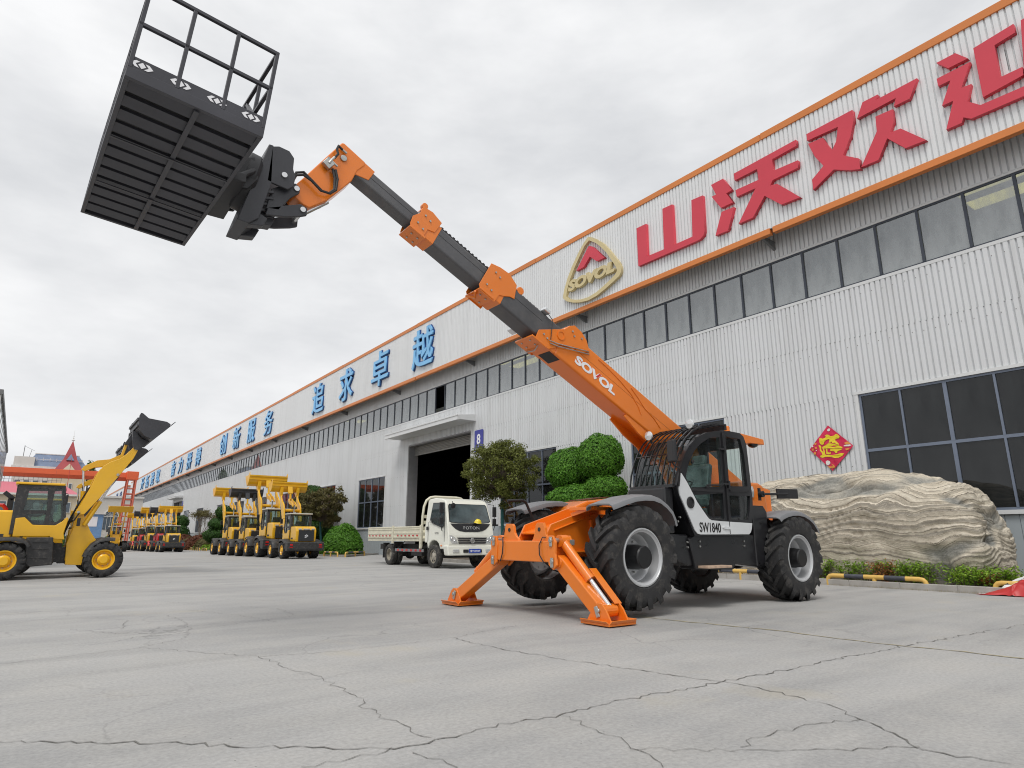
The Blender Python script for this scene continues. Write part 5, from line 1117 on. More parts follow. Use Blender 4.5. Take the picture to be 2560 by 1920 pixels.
m.prism([(11.70, yb_, .86), (11.725, yb_, .86), (11.775, yb_, .94), (11.75, yb_, .94)], (0, .005, 0)); m.prism([(11.745, yb_, .86), (11.77, yb_, .86), (11.82, yb_, .94), (11.795, yb_, .94)], (0, .005, 0)); m.build('badge_mark', MT['silver'], cab_t)
for s in (-1, 1):
    def mx_(p): return [(11.76 + s * (x - 11.76), z) for x, z in p]
    front_patch(mx_([(10.90, 1.08), (11.0, 1.05), (11.14, .96), (11.22, .80), (11.0, .80), (10.92, .90)]), 'headlamp', MT['lens'], .012, cab_t, .03)
    m = MB()
    for x, z, r0 in ((10.99, .95, .05), (11.10, .87, .055)): p = front_pt(11.76 + s * (x - 11.76), z, .014); m.lathe([(r0, 0), (r0 * .8, .012), (r0 * .3, .004), (0, .006)], p, (0, -1, 0), 14, cap=False)
    m.build('headlamp_reflector', MT['silver'], cab_t, smooth=True)
bp_ = MB(); bp_.prism([(10.84, 18.12, .42), (10.80, 18.16, .74), (12.72, 18.16, .74), (12.68, 18.12, .42)], (0, .28, 0)); bump = bp_.build('bumper', cream, trk, .04, seg=3)
for s in (-1, 1):
    q = lambda x: 11.76 + s * (x - 11.76)
    m = MB(); m.bx(min(q(11.0), q(11.24)), max(q(11.0), q(11.24)), 18.098, 18.13, .52, .62); m.build('fog_lamp', MT['lens'], bump, .015)
    m = MB(); m.bx(min(q(11.40), q(11.60)), max(q(11.40), q(11.60)), 18.10, 18.13, .51, .61); m.build('air_intake', Kp, bump, .01)
pl = MB().bx(11.62, 12.06, 18.09, 18.12, .50, .625).build('number_plate', mat('plate_blue_paint', (.015, .06, .42), .4), bump, .004)
me = fit(text_mesh('鲁V 209XP', .1, .003, .001), .39, .078); me.transform(frame((11.84, 18.088, .562), (1, 0, 0), (0, 0, 1))); link(me, 'plate_lettering', MT['print_white'], pl)
# cab sides
def side_patch(pts, nm, m_, x, par, th=.01):
    m = MB(); m.prism([(x + max(0, (z - 1.35) / .95) * .10 * (1 if x < 11.75 else -1), y, z) for y, z in pts], (th, 0, 0)); return m.build(nm, m_, par)
side_patch([(18.62, 2.10), (19.36, 2.12), (19.44, 1.60), (19.3, 1.50), (18.62, 1.34), (18.52, 1.42)], 'door_window', ws_m, 10.852, cab_t)
side_patch([(18.60, 2.13), (19.38, 2.15), (19.47, 1.58), (19.3, 1.46), (18.6, 1.30), (18.48, 1.40)], 'window_surround', MT['black'], 10.856, cab_t)
side_patch([(19.52, 1.24), (19.66, 1.24), (19.66, 1.35), (19.52, 1.36)], 'door_handle', Kp, 10.85, cab_t)
m = MB(); m.beam((10.858, 19.54, .85), (10.858, 19.54, 1.5), .012, .006); m.beam((10.858, 18.45, .85), (10.858, 18.45, 1.4), .012, .006); m.build('door_seam', Kp, cab_t)
for tx, y, z, w_, h_ in (('山东', 19.36, 1.52, .20, .08), ('沃', 19.18, 1.44, .08, .08), ('SUPER', 18.95, 1.14, .25, .045)):
    me = fit(text_mesh(tx, .1, .003, 0), w_, h_); me.transform(frame((10.853, y, z), (0, -1, 0), (0, 0, 1))); link(me, 'door_lettering', mat('faded_print', (.2, .2, .19), .6) if tx != 'SUPER' else Kp, cab_t)
m = MB(); m.ball((10.848, 18.62, .73), .02, .035, .03, 10, 6); m.build('side_marker', MT['amber'], cab_t, smooth=True)
m = MB()
for s in (-1, 1):
    x = 11.76 + s * .92
    m.tube([(x, 18.55, 1.20), (x + s * .10, 18.42, 1.22), (x + s * .14, 18.38, 1.35), (x + s * .12, 18.42, 2.08), (x, 18.6, 2.12)], .014, 6)
    m.obx((x + s * .14, 18.40, 1.85 if s > 0 else 1.95), (1, 0, 0), (0, 1, 0), (0, 0, 1), .14, .06, .34); m.obx((x + s * .14, 18.40, 1.52), (1, 0, 0), (0, 1, 0), (0, 0, 1), .13, .06, .20)
m.each('mirror', Kp, cab_t, .012)
m = MB(); m.tube([(11.12, 18.42, 2.16), (11.1, 18.32, 2.08)], .015, 6); m.lathe([(.0, -.03), (.085, 0), (.095, .012), (0, .03)], (11.1, 18.34, 2.02), (0, -1, -.2), 18, cap=False); m.build('round_mirror', Kp, cab_t, smooth=True)
hatm = mat('yellow_plastic', (.80, .62, .02), .3, coat=.4)
bm_h = thing('hard_hat', (12.05, 18.42, 1.46), 'yellow hard hat lying behind the truck windscreen', 'hard hat')
hm = MB(); hm.lathe([(.135, 0), (.125, .012), (.115, .03), (.10, .075), (.07, .105), (.03, .12), (0, .122)], (12.02, 18.225, 1.475), (0, -.25, 1), 20, cap=False); hm.build('shell', hatm, bm_h, smooth=True)
hr_ = MB(); hr_.beam((12.02, 18.14, 1.56), (12.02, 18.28, 1.60), .03, .02); hr_.build('ridge', hatm, bm_h, .006)
# wheels, chassis
def truck_wheel(x, y, out, w_=.21, dual=False):
    c = V(x, y, .38); wm = MB(); h_ = w_ / 2
    wm.lathe([(.225, -h_ * .8), (.225, h_ * .75), (.20, h_ * .8), (.195, h_ * (-.2 if dual else .35)), (.11, h_ * (-.35 if dual else .75)), (.09, h_ * (-.2 if dual else .8)), (.07, h_ * (.2 if dual else 1.0)), (0, h_ * (.2 if dual else 1.0))], c, (out, 0, 0), 28, cap=False)
    wo = wm.build('wheel', mat('worn_steel_wheel', (.40, .37, .31), .5, .4, var=.2, sc=8), trk, smooth=True)
    tm = MB(); tm.lathe([(.225, -h_ * .8), (.25, -h_), (.34, -h_ * 1.02), (.372, -h_ * .85), (.38, -h_ * .4), (.373, -h_ * .38), (.373, -h_ * .30), (.38, -h_ * .28), (.38, h_ * .28), (.373, h_ * .30), (.373, h_ * .38), (.38, h_ * .4), (.372, h_ * .85), (.34, h_ * 1.02), (.25, h_), (.225, h_ * .8)], c, (out, 0, 0), 36, cap=False); tm.build('tyre', MT['rubberdirty'], wo, smooth=True)
    hm_ = MB()
    for k in range(6):
        a = 2 * math.pi * k / 6; p = c + V(out * h_ * .62, math.cos(a) * .15, math.sin(a) * .15)
        if not dual: hm_.cyl(p, p + V(out * .004, 0, 0), .026, 10)
    if not dual: hm_.build('wheel_hole', Kp, wo)
truck_wheel(10.93, 19.12, -1); truck_wheel(12.59, 19.12, 1)
for x, o_ in ((10.95, -1), (11.18, -1), (12.32, 1), (12.55, 1)): truck_wheel(x, 22.5, o_, .20, True)
m = MB(); m.bx(11.30, 11.42, 18.5, 24.2, .55, .75); m.bx(12.08, 12.20, 18.5, 24.2, .55, .75); m.bx(11.0, 12.5, 19.0, 19.24, .32, .44); m.bx(11.1, 12.4, 22.4, 22.6, .30, .46); m.ball((11.75, 22.5, .4), .2, .22, .2); m.bx(11.1, 11.5, 20.4, 21.2, .36, .62); m.bx(10.98, 12.54, 18.36, 19.7, .52, .66); m.build('chassis', dusty_m, trk, .01)
ur = MB().bx(10.86, 10.90, 19.85, 22.0, .50, .60).build('underrun_rail', MT['fender'], trk, .008)
m = MB()
for i in range(6): m.bx(10.852, 10.862, 19.98 + i * .34, 20.12 + i * .34, .52, .585)
m.each('reflective_tape', MT['redlens'], ur)
m = MB(); m.beam((10.88, 20.1, .6), (11.2, 20.1, .9), .03, .03); m.beam((10.88, 21.8, .6), (11.2, 21.8, .9), .03, .03); m.build('rail_stay', Kp, ur)
bed_ = MB(); bed_.bx(10.84, 12.68, 20.0, 24.40, .86, .96); bedo = bed_.build('bed', bedm, trk, .01)
def dropside(y0, y1):
    m = MB(); m.bx(10.82, 10.85, y0, y1, .962, 1.38)
    for z in (1.0, 1.14, 1.28, 1.35): m.bx(10.805, 10.822, y0 + .03, y1 - .03, z - .018, z + .018)
    return m
for a, b in ((20.06, 22.10), (22.22, 24.38)):
    d = dropside(a, b).build('dropside', bedm, bedo, .005)
    m = MB(); k = int((b - a) / .30)
    for i in range(k): m.bx(10.803, 10.8045, a + .1 + i * .30, a + .22 + i * .30, 1.035, 1.085)
    m.each('reflective_tape', MT['redlens'], d)
    m = MB(); m.bx(12.67, 12.70, a, b, .962, 1.38); m.build('dropside', bedm, bedo, .005)
m = MB(); m.bx(10.80, 10.86, 22.11, 22.21, .78, 1.42); m.bx(10.80, 10.86, 19.95, 20.05, .62, 1.42); m.bx(10.84, 12.68, 24.385, 24.42, .962, 1.38); m.each('bed_post', bedm, bedo, .006)
gf = MB(); gf.tube([(10.86, 20.0, .65), (10.87, 19.98, 1.7), (10.90, 19.95, 2.05), (10.98, 19.93, 2.26), (11.12, 19.92, 2.36), (11.3, 19.92, 2.39), (12.2, 19.92, 2.39), (12.4, 19.92, 2.36), (12.54, 19.93, 2.26), (12.62, 19.95, 2.05), (12.65, 19.98, 1.7), (12.66, 20.0, .95)], .045, 10); gfo = gf.build('guard_frame', bedm, trk, smooth=True)
m = MB()
for z in (1.05, 1.25, 1.45, 1.65): m.bx(10.88, 12.62, 19.97, 20.0, z, z + .11)
for x in (11.1, 11.75, 12.4): m.bx(x - .02, x + .02, 19.94, 19.97, .96, 2.36)
m.each('guard_slat', bedm, gfo)
m = MB(); m.prism([(11.05, 23.0, .62), (11.05, 22.98, .30), (11.05, 22.96, .30), (11.05, 22.97, .62)], (.02, 0, 0)); m.bx(10.84, 11.1, 22.96, 22.98, .25, .80); m.bx(10.88, 11.1, 19.58, 19.6, .25, .75); m.each('mud_flap', dusty_m, trk)
m = MB(); m.prism([(10.87, 22.05, .80), (10.87, 22.15, .66), (10.87, 22.2, .66), (10.87, 22.12, .84)], (.35, 0, 0)); m.build('bed_bracket', Kp, trk)
# ------------------------------------------------------------------ plants
rnd = random.Random(11)
def leaf(mb, p, nrm, size, aspect=1.7, droop=.5):
    n_ = (nrm + V(rnd.uniform(-1, 1), rnd.uniform(-1, 1), rnd.uniform(-1, 1)) * droop).normalized()
    t_ = n_.cross(V(rnd.uniform(-1, 1), rnd.uniform(-1, 1), rnd.uniform(-1, 1)))
    if t_.length < 1e-3: t_ = V(1, 0, 0)
    t_.normalize(); b_ = n_.cross(t_); s_ = size * rnd.uniform(.7, 1.3); l = s_ * aspect
    o = len(mb.v)
    mb.v += [tuple(p - t_ * l / 2), tuple(p + b_ * s_ / 2 + n_ * s_ * .15), tuple(p + t_ * l / 2), tuple(p - b_ * s_ / 2 + n_ * s_ * .15)]
    mb.f.append((o, o + 1, o + 2, o + 3))
def shell(mb, c, r3, n, size, spread=.12, lump=.10, half=False, seed=0, tuft=.6):
    c = V(c)
    for _ in range(n):
        while True:
            d = V(rnd.gauss(0, 1), rnd.gauss(0, 1), rnd.gauss(0, 1))
            if d.length > .1: break
        d.normalize()
        if half and d.z < -.15: d.z = -d.z
        lm = 1 + lump * noise.noise(d * 2.3 + V(seed, 0, 0)) + .06 * noise.noise(d * 6 + V(seed, 3, 0))
        k = lm * (1 - abs(rnd.gauss(0, spread)))
        p = c + V(d.x * r3[0], d.y * r3[1], d.z * r3[2]) * k
        leaf(mb, p, V(d.x / r3[0], d.y / r3[1], d.z / r3[2]).normalized(), size, 2.0, tuft)
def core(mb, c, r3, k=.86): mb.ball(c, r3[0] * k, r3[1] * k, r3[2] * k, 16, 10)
bark_m = mat('bark', (.13, .10, .075), .9, var=.3, sc=12, bump=.6, bsc=30)
paintedtrunk_m = mat('green_painted_trunk', (.02, .11, .11), .7, var=.15)
LG = leafmat('glossy_green_leaf', (.055, .155, .014), (.105, .275, .025), (.20, .42, .055))
LD = leafmat('dark_green_leaf', (.022, .06, .010), (.045, .12, .018), (.09, .20, .04))
LO = leafmat('olive_conifer_leaf', (.085, .095, .024), (.165, .185, .04), (.29, .33, .08))
LB = leafmat('brownish_olive_leaf', (.10, .08, .035), (.15, .13, .045), (.21, .21, .07))
LY = leafmat('fresh_yellow_green_leaf', (.10, .22, .015), (.22, .38, .03), (.38, .52, .07), 20)
LR = leafmat('reddish_leaf', (.10, .035, .02), (.20, .06, .035), (.16, .11, .03))
LOr = leafmat('orange_brown_leaf', (.30, .10, .03), (.42, .17, .05), (.35, .25, .08))
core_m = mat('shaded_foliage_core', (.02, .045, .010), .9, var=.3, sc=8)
twig_m = mat('twig', (.16, .13, .10), .9, var=.3)
def stem(mb, pts, r0, r1): n_ = len(pts); mb.tube(pts, [r0 + (r1 - r0) * i / (n_ - 1) for i in range(n_)], 7)

def topiary(name, base, lobes, lm, size, dens, label, cat='tree', group=None, k=.86):
    r_ = thing(name, base, label, cat, group); b = V(base)
    tk = MB()
    for c, r3 in lobes: stem(tk, [b + V(rnd.uniform(-.15, .15), rnd.uniform(-.15, .15), -.1), b.lerp(V(c), .5) + V(rnd.uniform(-.1, .1), rnd.uniform(-.1, .1), 0), V(c)], .09, .04)
    tk.build('trunk', bark_m, r_, smooth=True)
    cr_ = MB(); co = MB()
    for i, (c, r3) in enumerate(lobes):
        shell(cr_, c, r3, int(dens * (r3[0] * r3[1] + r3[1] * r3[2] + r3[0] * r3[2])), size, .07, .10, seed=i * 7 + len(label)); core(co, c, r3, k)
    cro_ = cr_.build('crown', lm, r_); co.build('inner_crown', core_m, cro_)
    return r_
topiary('topiary_tree', (16.8, 18.2, .07), [((16.8, 18.23, 2.42), (1.35, 1.42, .58)), ((16.8, 18.84, 3.58), (1.0, 1.02, .88)), ((16.8, 17.15, 3.92), (.90, .90, .88)), ((16.8, 16.95, 2.72), (.80, .80, .56)), ((16.9, 17.9, 1.35), (1.1, 1.2, .6))], LG, .050, 3300, 'bright green cloud-pruned topiary tree behind the telehandler')
topiary('topiary_tree', (16.8, 48.2, gz(48)), [((16.8, 48.7, 4.05), (1.2, 1.2, .85)), ((16.9, 47.6, 2.7), (1.5, 1.5, .8)), ((16.6, 47.2, 1.4), (1.6, 1.6, .9))], LD, .08, 900, 'dark green clipped tree behind the loose tree at the loader column')
topiary('topiary_tree', (15.6, 71.8, gz(72)), [((15.8, 71.4, 3.5), (1.0, 1.0, .7)), ((15.6, 71.9, 2.3), (1.25, 1.25, .75)), ((15.5, 72.2, 1.2), (1.5, 1.5, .85))], LD, .10, 620, 'tall dark green clipped tree left of the foremost loader')
topiary('topiary_tree', (15.9, 97, gz(97)), [((16, 97.3, 3.0), (1.0, 1.0, .9)), ((15.8, 96.6, 1.6), (1.3, 1.3, 1.0))], LD, .12, 420, 'small distant clipped tree behind the far loader column')
# dome shrub
def shrub(name, base, r3, lm, size, dens, label, cat='shrub', group=None, half=True, k=.84, spread=.08):
    r_ = thing(name, base, label, cat, group); b = V(base)
    st = MB()
    for i in range(5): a = i * 1.3; stem(st, [b, b + V(math.cos(a) * r3[0] * .3, math.sin(a) * r3[1] * .3, r3[2] * .5), b + V(math.cos(a) * r3[0] * .5, math.sin(a) * r3[1] * .5, r3[2] * .75)], .03, .01)
    st.build('stem', bark_m, r_)
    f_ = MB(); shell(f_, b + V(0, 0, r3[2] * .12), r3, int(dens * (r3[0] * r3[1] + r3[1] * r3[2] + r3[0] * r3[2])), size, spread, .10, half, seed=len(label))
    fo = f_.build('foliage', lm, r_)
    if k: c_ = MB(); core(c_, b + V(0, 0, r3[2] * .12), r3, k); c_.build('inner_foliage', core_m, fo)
    return r_
shrub('dome_shrub', (15.85, 39.5, gz(39.5)), (1.32, 1.32, 1.68), LG, .085, 1150, 'round clipped green dome shrub between the loaders and the truck bed')
shrub('low_shrub', (14.9, 41.3, gz(41)), (.6, .6, .55), LG, .07, 900, 'small low shrub at the foot of the dome shrub')
for x, y, r3, lm, lab in ((15.2, 89.5, (1.5, 1.5, 1.6), LR, 'russet red shrub left of the bare tree'), (15.2, 79.5, (1.7, 2.2, 1.45), LR, 'brownish red shrub below the bare tree'), (15.0, 75.0, (1.2, 1.4, 1.2), LB, 'olive brown shrub right of the red shrub'), (15.3, 84.5, (1.3, 1.6, 1.3), LB, 'olive shrub between the two russet shrubs')):
    shrub('shrub', (x, y, gz(y)), r3, lm, .13, 330, lab, group='shrubs along the far bed')
ORD = ('nearest', 'second nearest', 'third nearest', 'third farthest', 'second farthest', 'farthest')
for i, y in enumerate((70.5, 72.6, 74.7, 76.8, 78.9, 81.0)):
    shrub('hedge_plant', (14.5, y, gz(y)), (.45, 1.0, .55), LY, .10, 420, 'low bright green hedge clump along the far kerb, %s of the row' % ORD[i], group='low hedge clumps along the far kerb')
# loose conifers
def loose(base, c, r3, npuff, lm, label, size, trunk_m, n_leaf=85, bare=0.0):
    r_ = thing('conifer_tree', base, label, 'tree'); b = V(base); c = V(c)
    tk = MB(); fork = V(c.x, c.y, c.z - r3[2] * .75); stem(tk, [b - V(0, 0, .1), b.lerp(fork, .5) + V(.02, .03, 0), fork], .085, .06); tk.build('trunk', trunk_m, r_, smooth=True)
    br = MB(); cr_ = MB()
    for i in range(npuff):
        while True:
            d = V(rnd.uniform(-1, 1), rnd.uniform(-1, 1), rnd.uniform(-.8, 1))
            if .25 < d.length < 1: break
        d = d * (.55 + .45 * rnd.random()) / max(d.length, .01) if rnd.random() < .75 else d
        p = c + V(d.x * r3[0], d.y * r3[1], d.z * r3[2]) * (1 + .18 * noise.noise(d * 2 + b))
        mid = fork.lerp(p, .55) + V(rnd.uniform(-.12, .12), rnd.uniform(-.12, .12), rnd.uniform(.05, .2))
        stem(br, [fork.lerp(c, rnd.random() * .5), mid, p], .028, .008)
        ps = rnd.uniform(.19, .36)
        for _ in range(n_leaf):
            q = V(rnd.gauss(0, 1), rnd.gauss(0, 1), rnd.gauss(0, 1)); q = q.normalized() * rnd.random() ** .5
            leaf(cr_, p + V(q.x, q.y, q.z * .8 + .15) * ps, (q + V(0, 0, .4)), size, 2.6, .9)
    br.build('branches', twig_m, r_, smooth=True); cr_.build('crown', lm, r_)
    return r_
loose((16.4, 22.9, .07), (16.4, 22.95, 3.72), (1.75, 1.75, 1.42), 185, LO, 'loose olive green conifer with painted trunk behind the truck cab', .046, paintedtrunk_m, 130)
loose((15.9, 43.3, gz(43)), (15.9, 43.9, 3.15), (1.85, 1.95, 1.5), 130, LB, 'loose brownish conifer beside the dome shrub', .075, paintedtrunk_m, 62)
# nearly bare tree
bt = thing('bare_tree', (15.8, 83.6, gz(83.6)), 'thin nearly bare tree in front of the distant windows', 'tree'); tk = MB(); lf = MB()
def grow(p, d, l, r0, depth):
    q = p + d * l; stem(tk, [p, p.lerp(q, .5) + V(rnd.uniform(-.05, .05), rnd.uniform(-.05, .05), 0), q], r0, r0 * .6)
    if depth == 0:
        for _ in range(9): leaf(lf, q + V(rnd.gauss(0, .15), rnd.gauss(0, .15), rnd.gauss(0, .15)), V(0, 0, 1), .09, 1.8, 1.2)
        return
    for _ in range(3): grow(q, (d + V(rnd.uniform(-.6, .6), rnd.uniform(-.8, .8), rnd.uniform(-.1, .4))).normalized(), l * .72, r0 * .6, depth - 1)
for a in (-.35, .1, .4): grow(V(15.8, 83.6, gz(83.6)), V(.1, a, 1).normalized(), 1.6, .05, 4)
tk.build('trunk', twig_m, bt); lf.build('leaves', LB, bt)
# low hedge in front of the boulder
HB = [(14.72, 8.05, .30, LY, 'small bright green hedge plant beside the rear wheel'), (14.72, 7.35, .22, LY, 'bright green hedge plant just right of the rear wheel'), (14.70, 6.98, .24, LY, 'bright green hedge plant behind the left half of the striped barrier'), (14.70, 6.62, .20, LOr, 'orange tinged hedge plant behind the striped barrier'), (14.70, 6.36, .20, LY, 'slim green hedge plant behind the middle of the barrier'),
      (14.70, 6.02, .20, LY, 'upright green hedge plant left of the gap'), (14.70, 5.74, .21, LY, 'open green hedge plant at the barrier right end'), (14.66, 5.10, .36, LY, 'dense green hedge block right of the barrier'), (14.66, 4.72, .34, LY, 'dense green hedge block with browned tips'), (14.66, 4.66, .14, LOr, 'browned sprig low in the dense hedge block'), (14.75, 4.15, .34, LY, 'green hedge plant at the right edge beside the red banner'), (14.75, 3.6, .36, LY, 'green hedge plant cut by the right edge of the photo')]
for x, y, r0, lm, lab in HB:
    o = thing('hedge_plant', (x, y, .07), lab, 'plant', 'hedge plants in front of the boulder'); st = MB(); f_ = MB(); hh = .36 if r0 > .3 else .42
    if r0 == .14: hh = .24
    for i in range(11 if r0 < .3 else 24):
        a = rnd.uniform(0, 6.28); q0 = V(x, y, .07) + V(math.cos(a), math.sin(a), 0) * r0 * .5 * rnd.random(); q1 = q0 + V(math.cos(a) * r0 * .6, math.sin(a) * r0 * .8, hh * rnd.uniform(.75, 1.05))
        stem(st, [q0, q1], .008, .004)
        for _ in range(46): t_ = rnd.random() ** .6; p = q0.lerp(q1, t_) + V(rnd.gauss(0, .045), rnd.gauss(0, .045), rnd.gauss(0, .035)); leaf(f_, p, V(rnd.uniform(-.4, .4), rnd.uniform(-.4, .4), 1), .032, 1.7, .8)
    st.build('stem', bark_m, o); f_.build('foliage', lm, o)
gr_ = MB()
for _ in range(900):
    y = rnd.uniform(2.5, 9); p = V(13.94 + rnd.gauss(0, .03) - .02, y, .003); d = V(rnd.uniform(-.5, .1), rnd.uniform(-.4, .4), 1).normalized(); l = rnd.uniform(.02, .07); o = len(gr_.v); s_ = V(.003, .003, 0)
    gr_.v += [tuple(p - s_), tuple(p + s_), tuple(p + d * l)]; gr_.f.append((o, o + 1, o + 2))
tag(gr_.build('dry_grass', mat('dry_grass', (.36, .30, .17), .9, var=.3, sc=20)), 'dry grass tufts growing along the foot of the kerb', 'grass', kind='stuff')

# ------------------------------------------------------------------ boulder with swirling layers
def boulder_mat():
    m, t, o = newmat('layered_gneiss'); b = nn(t, 'ShaderNodeBsdfPrincipled', Roughness=.85); t.links.new(b.outputs[0], o.inputs[0]); b.inputs['Specular IOR Level'].default_value = .2
    v = coords(t); at_ = nn(t, 'ShaderNodeAttribute', attribute_name='layer'); pk = nn(t, 'ShaderNodeAttribute', attribute_name='pocket')
    fine = noi(t, v, 14, 8, .72); mid = noi(t, v, 3.2, 5, .6); big = noi(t, v, .8, 4, .6)
    sm = nn(t, 'ShaderNodeMath', operation='MULTIPLY_ADD'); t.links.new(fine, sm.inputs[0]); sm.inputs[1].default_value = .045; t.links.new(at_.outputs['Fac'], sm.inputs[2])
    s2 = nn(t, 'ShaderNodeMath', operation='MULTIPLY_ADD'); t.links.new(mid, s2.inputs[0]); s2.inputs[1].default_value = .05; t.links.new(sm.outputs[0], s2.inputs[2])
    def band(k, stops):
        ml = nn(t, 'ShaderNodeMath', operation='MULTIPLY'); t.links.new(s2.outputs[0], ml.inputs[0]); ml.inputs[1].default_value = k
        fr = nn(t, 'ShaderNodeMath', operation='FRACT'); t.links.new(ml.outputs[0], fr.inputs[0]); return ramp(t, fr.outputs[0], stops), fr.outputs[0]
    w1 = nn(t, 'ShaderNodeTexWhiteNoise', noise_dimensions='1D'); q1 = nn(t, 'ShaderNodeMath', operation='MULTIPLY'); t.links.new(s2.outputs[0], q1.inputs[0]); q1.inputs[1].default_value = 9.0
    n1 = nn(t, 'ShaderNodeTexNoise', noise_dimensions='1D', Scale=1.0, Detail=6, Roughness=.8); t.links.new(q1.outputs[0], n1.inputs['W'])
    c = ramp(t, n1.outputs[0], [(.30, (.16, .15, .13)), (.40, (.33, .30, .25)), (.50, (.56, .50, .40)), (.62, (.68, .62, .51)), (.74, (.46, .40, .32))])
    l1, f1 = band(11.0, [(.0, (.13, .11, .09)), (.05, (.13, .11, .09)), (.12, (1, 1, 1)), (1, (.92, .92, .92))]); l2, f2 = band(29.0, [(.0, (.45, .42, .38)), (.10, (1, 1, 1)), (1, (.95, .95, .95))])
    c = mixc(t, .75, c, l1, 'MULTIPLY'); c = mixc(t, .8, c, l2, 'MULTIPLY')
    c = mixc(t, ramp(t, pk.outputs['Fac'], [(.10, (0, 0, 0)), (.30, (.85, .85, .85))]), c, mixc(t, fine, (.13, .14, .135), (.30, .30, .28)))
    c = mixc(t, ramp(t, big, [(.5, (0, 0, 0)), (.75, (.5, .5, .5))]), c, mixc(t, fine, (.55, .49, .39), (.74, .68, .56)))
    sp = nn(t, 'ShaderNodeSeparateXYZ'); t.links.new(v, sp.inputs[0]); c = mixc(t, .35, c, ramp(t, fine, [(.3, (.3, .3, .3)), (.7, (.75, .75, .75))]), 'OVERLAY')
    t.links.new(c, b.inputs['Base Color'])
    bn = mixc(t, .45, fine, f2); bp_ = nn(t, 'ShaderNodeBump', Strength=.8, Distance=.025); t.links.new(bn, bp_.inputs['Height']); t.links.new(bp_.outputs[0], b.inputs['Normal'])
    return m
TOP = [(11.3, .3), (11.2, 1.0), (10.9, 1.7), (10.4, 2.2), (9.7, 2.46), (9.3, 2.50), (8.5, 2.60), (8.0, 2.56), (7.04, 2.47), (6.5, 2.38), (5.97, 2.28), (5.35, 2.18), (5.12, 1.98), (4.96, 1.72), (4.83, 1.40), (4.75, .95), (4.70, .45), (4.70, .1)]
NU, NV = 460, 210
def lerp_prof(s):
    x = s * (len(TOP) - 1); i = min(int(x), len(TOP) - 2); f_ = x - i; a, b = TOP[i], TOP[i + 1]; return a[0] + (b[0] - a[0]) * f_, a[1] + (b[1] - a[1]) * f_
bv = []; lay = []
arc = [0.0]
for a, b in zip(TOP[:-1], TOP[1:]): arc.append(arc[-1] + math.hypot(b[0] - a[0], b[1] - a[1]))
def by_arc(s):
    d = s * arc[-1]
    for i in range(len(arc) - 1):
        if d <= arc[i + 1]: f_ = (d - arc[i]) / (arc[i + 1] - arc[i]); a, b = TOP[i], TOP[i + 1]; return a[0] + (b[0] - a[0]) * f_, a[1] + (b[1] - a[1]) * f_
    return TOP[-1]
def layer_at(p):
    q = p + V(noise.noise(p * .6), noise.noise(p * .6 + V(5, 0, 0)), noise.noise(p * .6 + V(0, 5, 0))) * .35
    w_ = .40 * noise.noise(V(q.x * .7, q.y * .62, q.z * .8) + V(3, 0, 0)) + .13 * noise.noise(V(q.x, q.y * 1.1, q.z * 1.3) * 1.5) + .035 * noise.noise(q * 4.3)
    return (p.z + .05 * p.y) * .95 + w_ * 1.0
for i in range(NU + 1):
    yt, zt = by_arc(i / NU)
    k = abs(i / NU - .5) * 2; hd = 1.15 * max(.0, 1 - k ** 5) ** .5 + .02
    for j in range(NV + 1):
        # j runs from the front foot over the crest to the back foot
        a = j / NV; th = math.pi * a
        cx = 16.05 - math.cos(th) * hd; e_ = abs(math.sin(th)) ** .42; z = zt * e_ * (1.0) - .1 * (1 - e_)
        yy = yt + (7.9 - yt) * (1 - e_) * .06 - .0
        if zt < 1.2: z = zt * e_ ** .6
        bv.append(V(cx, yy, z))
bo_ = MB(); bo_.v = [tuple(p) for p in bv]; bo_.f = [(i * (NV + 1) + j, i * (NV + 1) + j + 1, (i + 1) * (NV + 1) + j + 1, (i + 1) * (NV + 1) + j) for i in range(NU) for j in range(NV)]
bo_.f.append(tuple(range(NV + 1))[::-1]); bo_.f.append(tuple(NU * (NV + 1) + j for j in range(NV + 1)))
bme = bo_.mesh('boulder'); nrms = [v_.normal.copy() for v_ in bme.vertices]
if nrms[(NU // 2) * (NV + 1) + NV // 4].x > 0: nrms = [-n_ for n_ in nrms]; bme.flip_normals()
vals = []; pks = []
for v_, n_ in zip(bme.vertices, nrms):
    p = v_.co.copy(); la = layer_at(p)
    fr = (la * 5.5 + .25 * noise.noise(p * 2)) % 1.0; led = (fr ** .45) * (1 - fr) ** .25 * 1.35
    f2 = (la * 11) % 1.0; l2_ = f2 ** .4 * (1 - f2) ** .3; f3 = (la * 29) % 1.0; l3_ = f3 ** .4 * (1 - f3) ** .3
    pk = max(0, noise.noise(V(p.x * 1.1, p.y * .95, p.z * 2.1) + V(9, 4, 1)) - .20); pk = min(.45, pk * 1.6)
    amp = max(0, .75 + 1.2 * noise.noise(p * .9 + V(2, 2, 2)))
    d = .085 * (led - .5) * amp + .030 * l2_ * (1.2 - .5 * amp) + .012 * l3_ + .16 * noise.noise(p * .6 + V(0, 7, 0)) + .05 * noise.noise(p * 2.2) + .02 * noise.noise(p * 7) - .26 * pk
    if p.z < .2: d *= .4
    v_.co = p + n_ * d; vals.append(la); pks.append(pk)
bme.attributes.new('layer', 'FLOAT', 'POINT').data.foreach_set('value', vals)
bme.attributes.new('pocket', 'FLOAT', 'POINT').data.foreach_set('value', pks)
bld = link(bme, 'boulder', boulder_mat(), None, smooth='all'); solo(bld, (16.05, 7.9, .05), 'huge layered cream and grey landscape boulder against the factory wall', 'boulder')

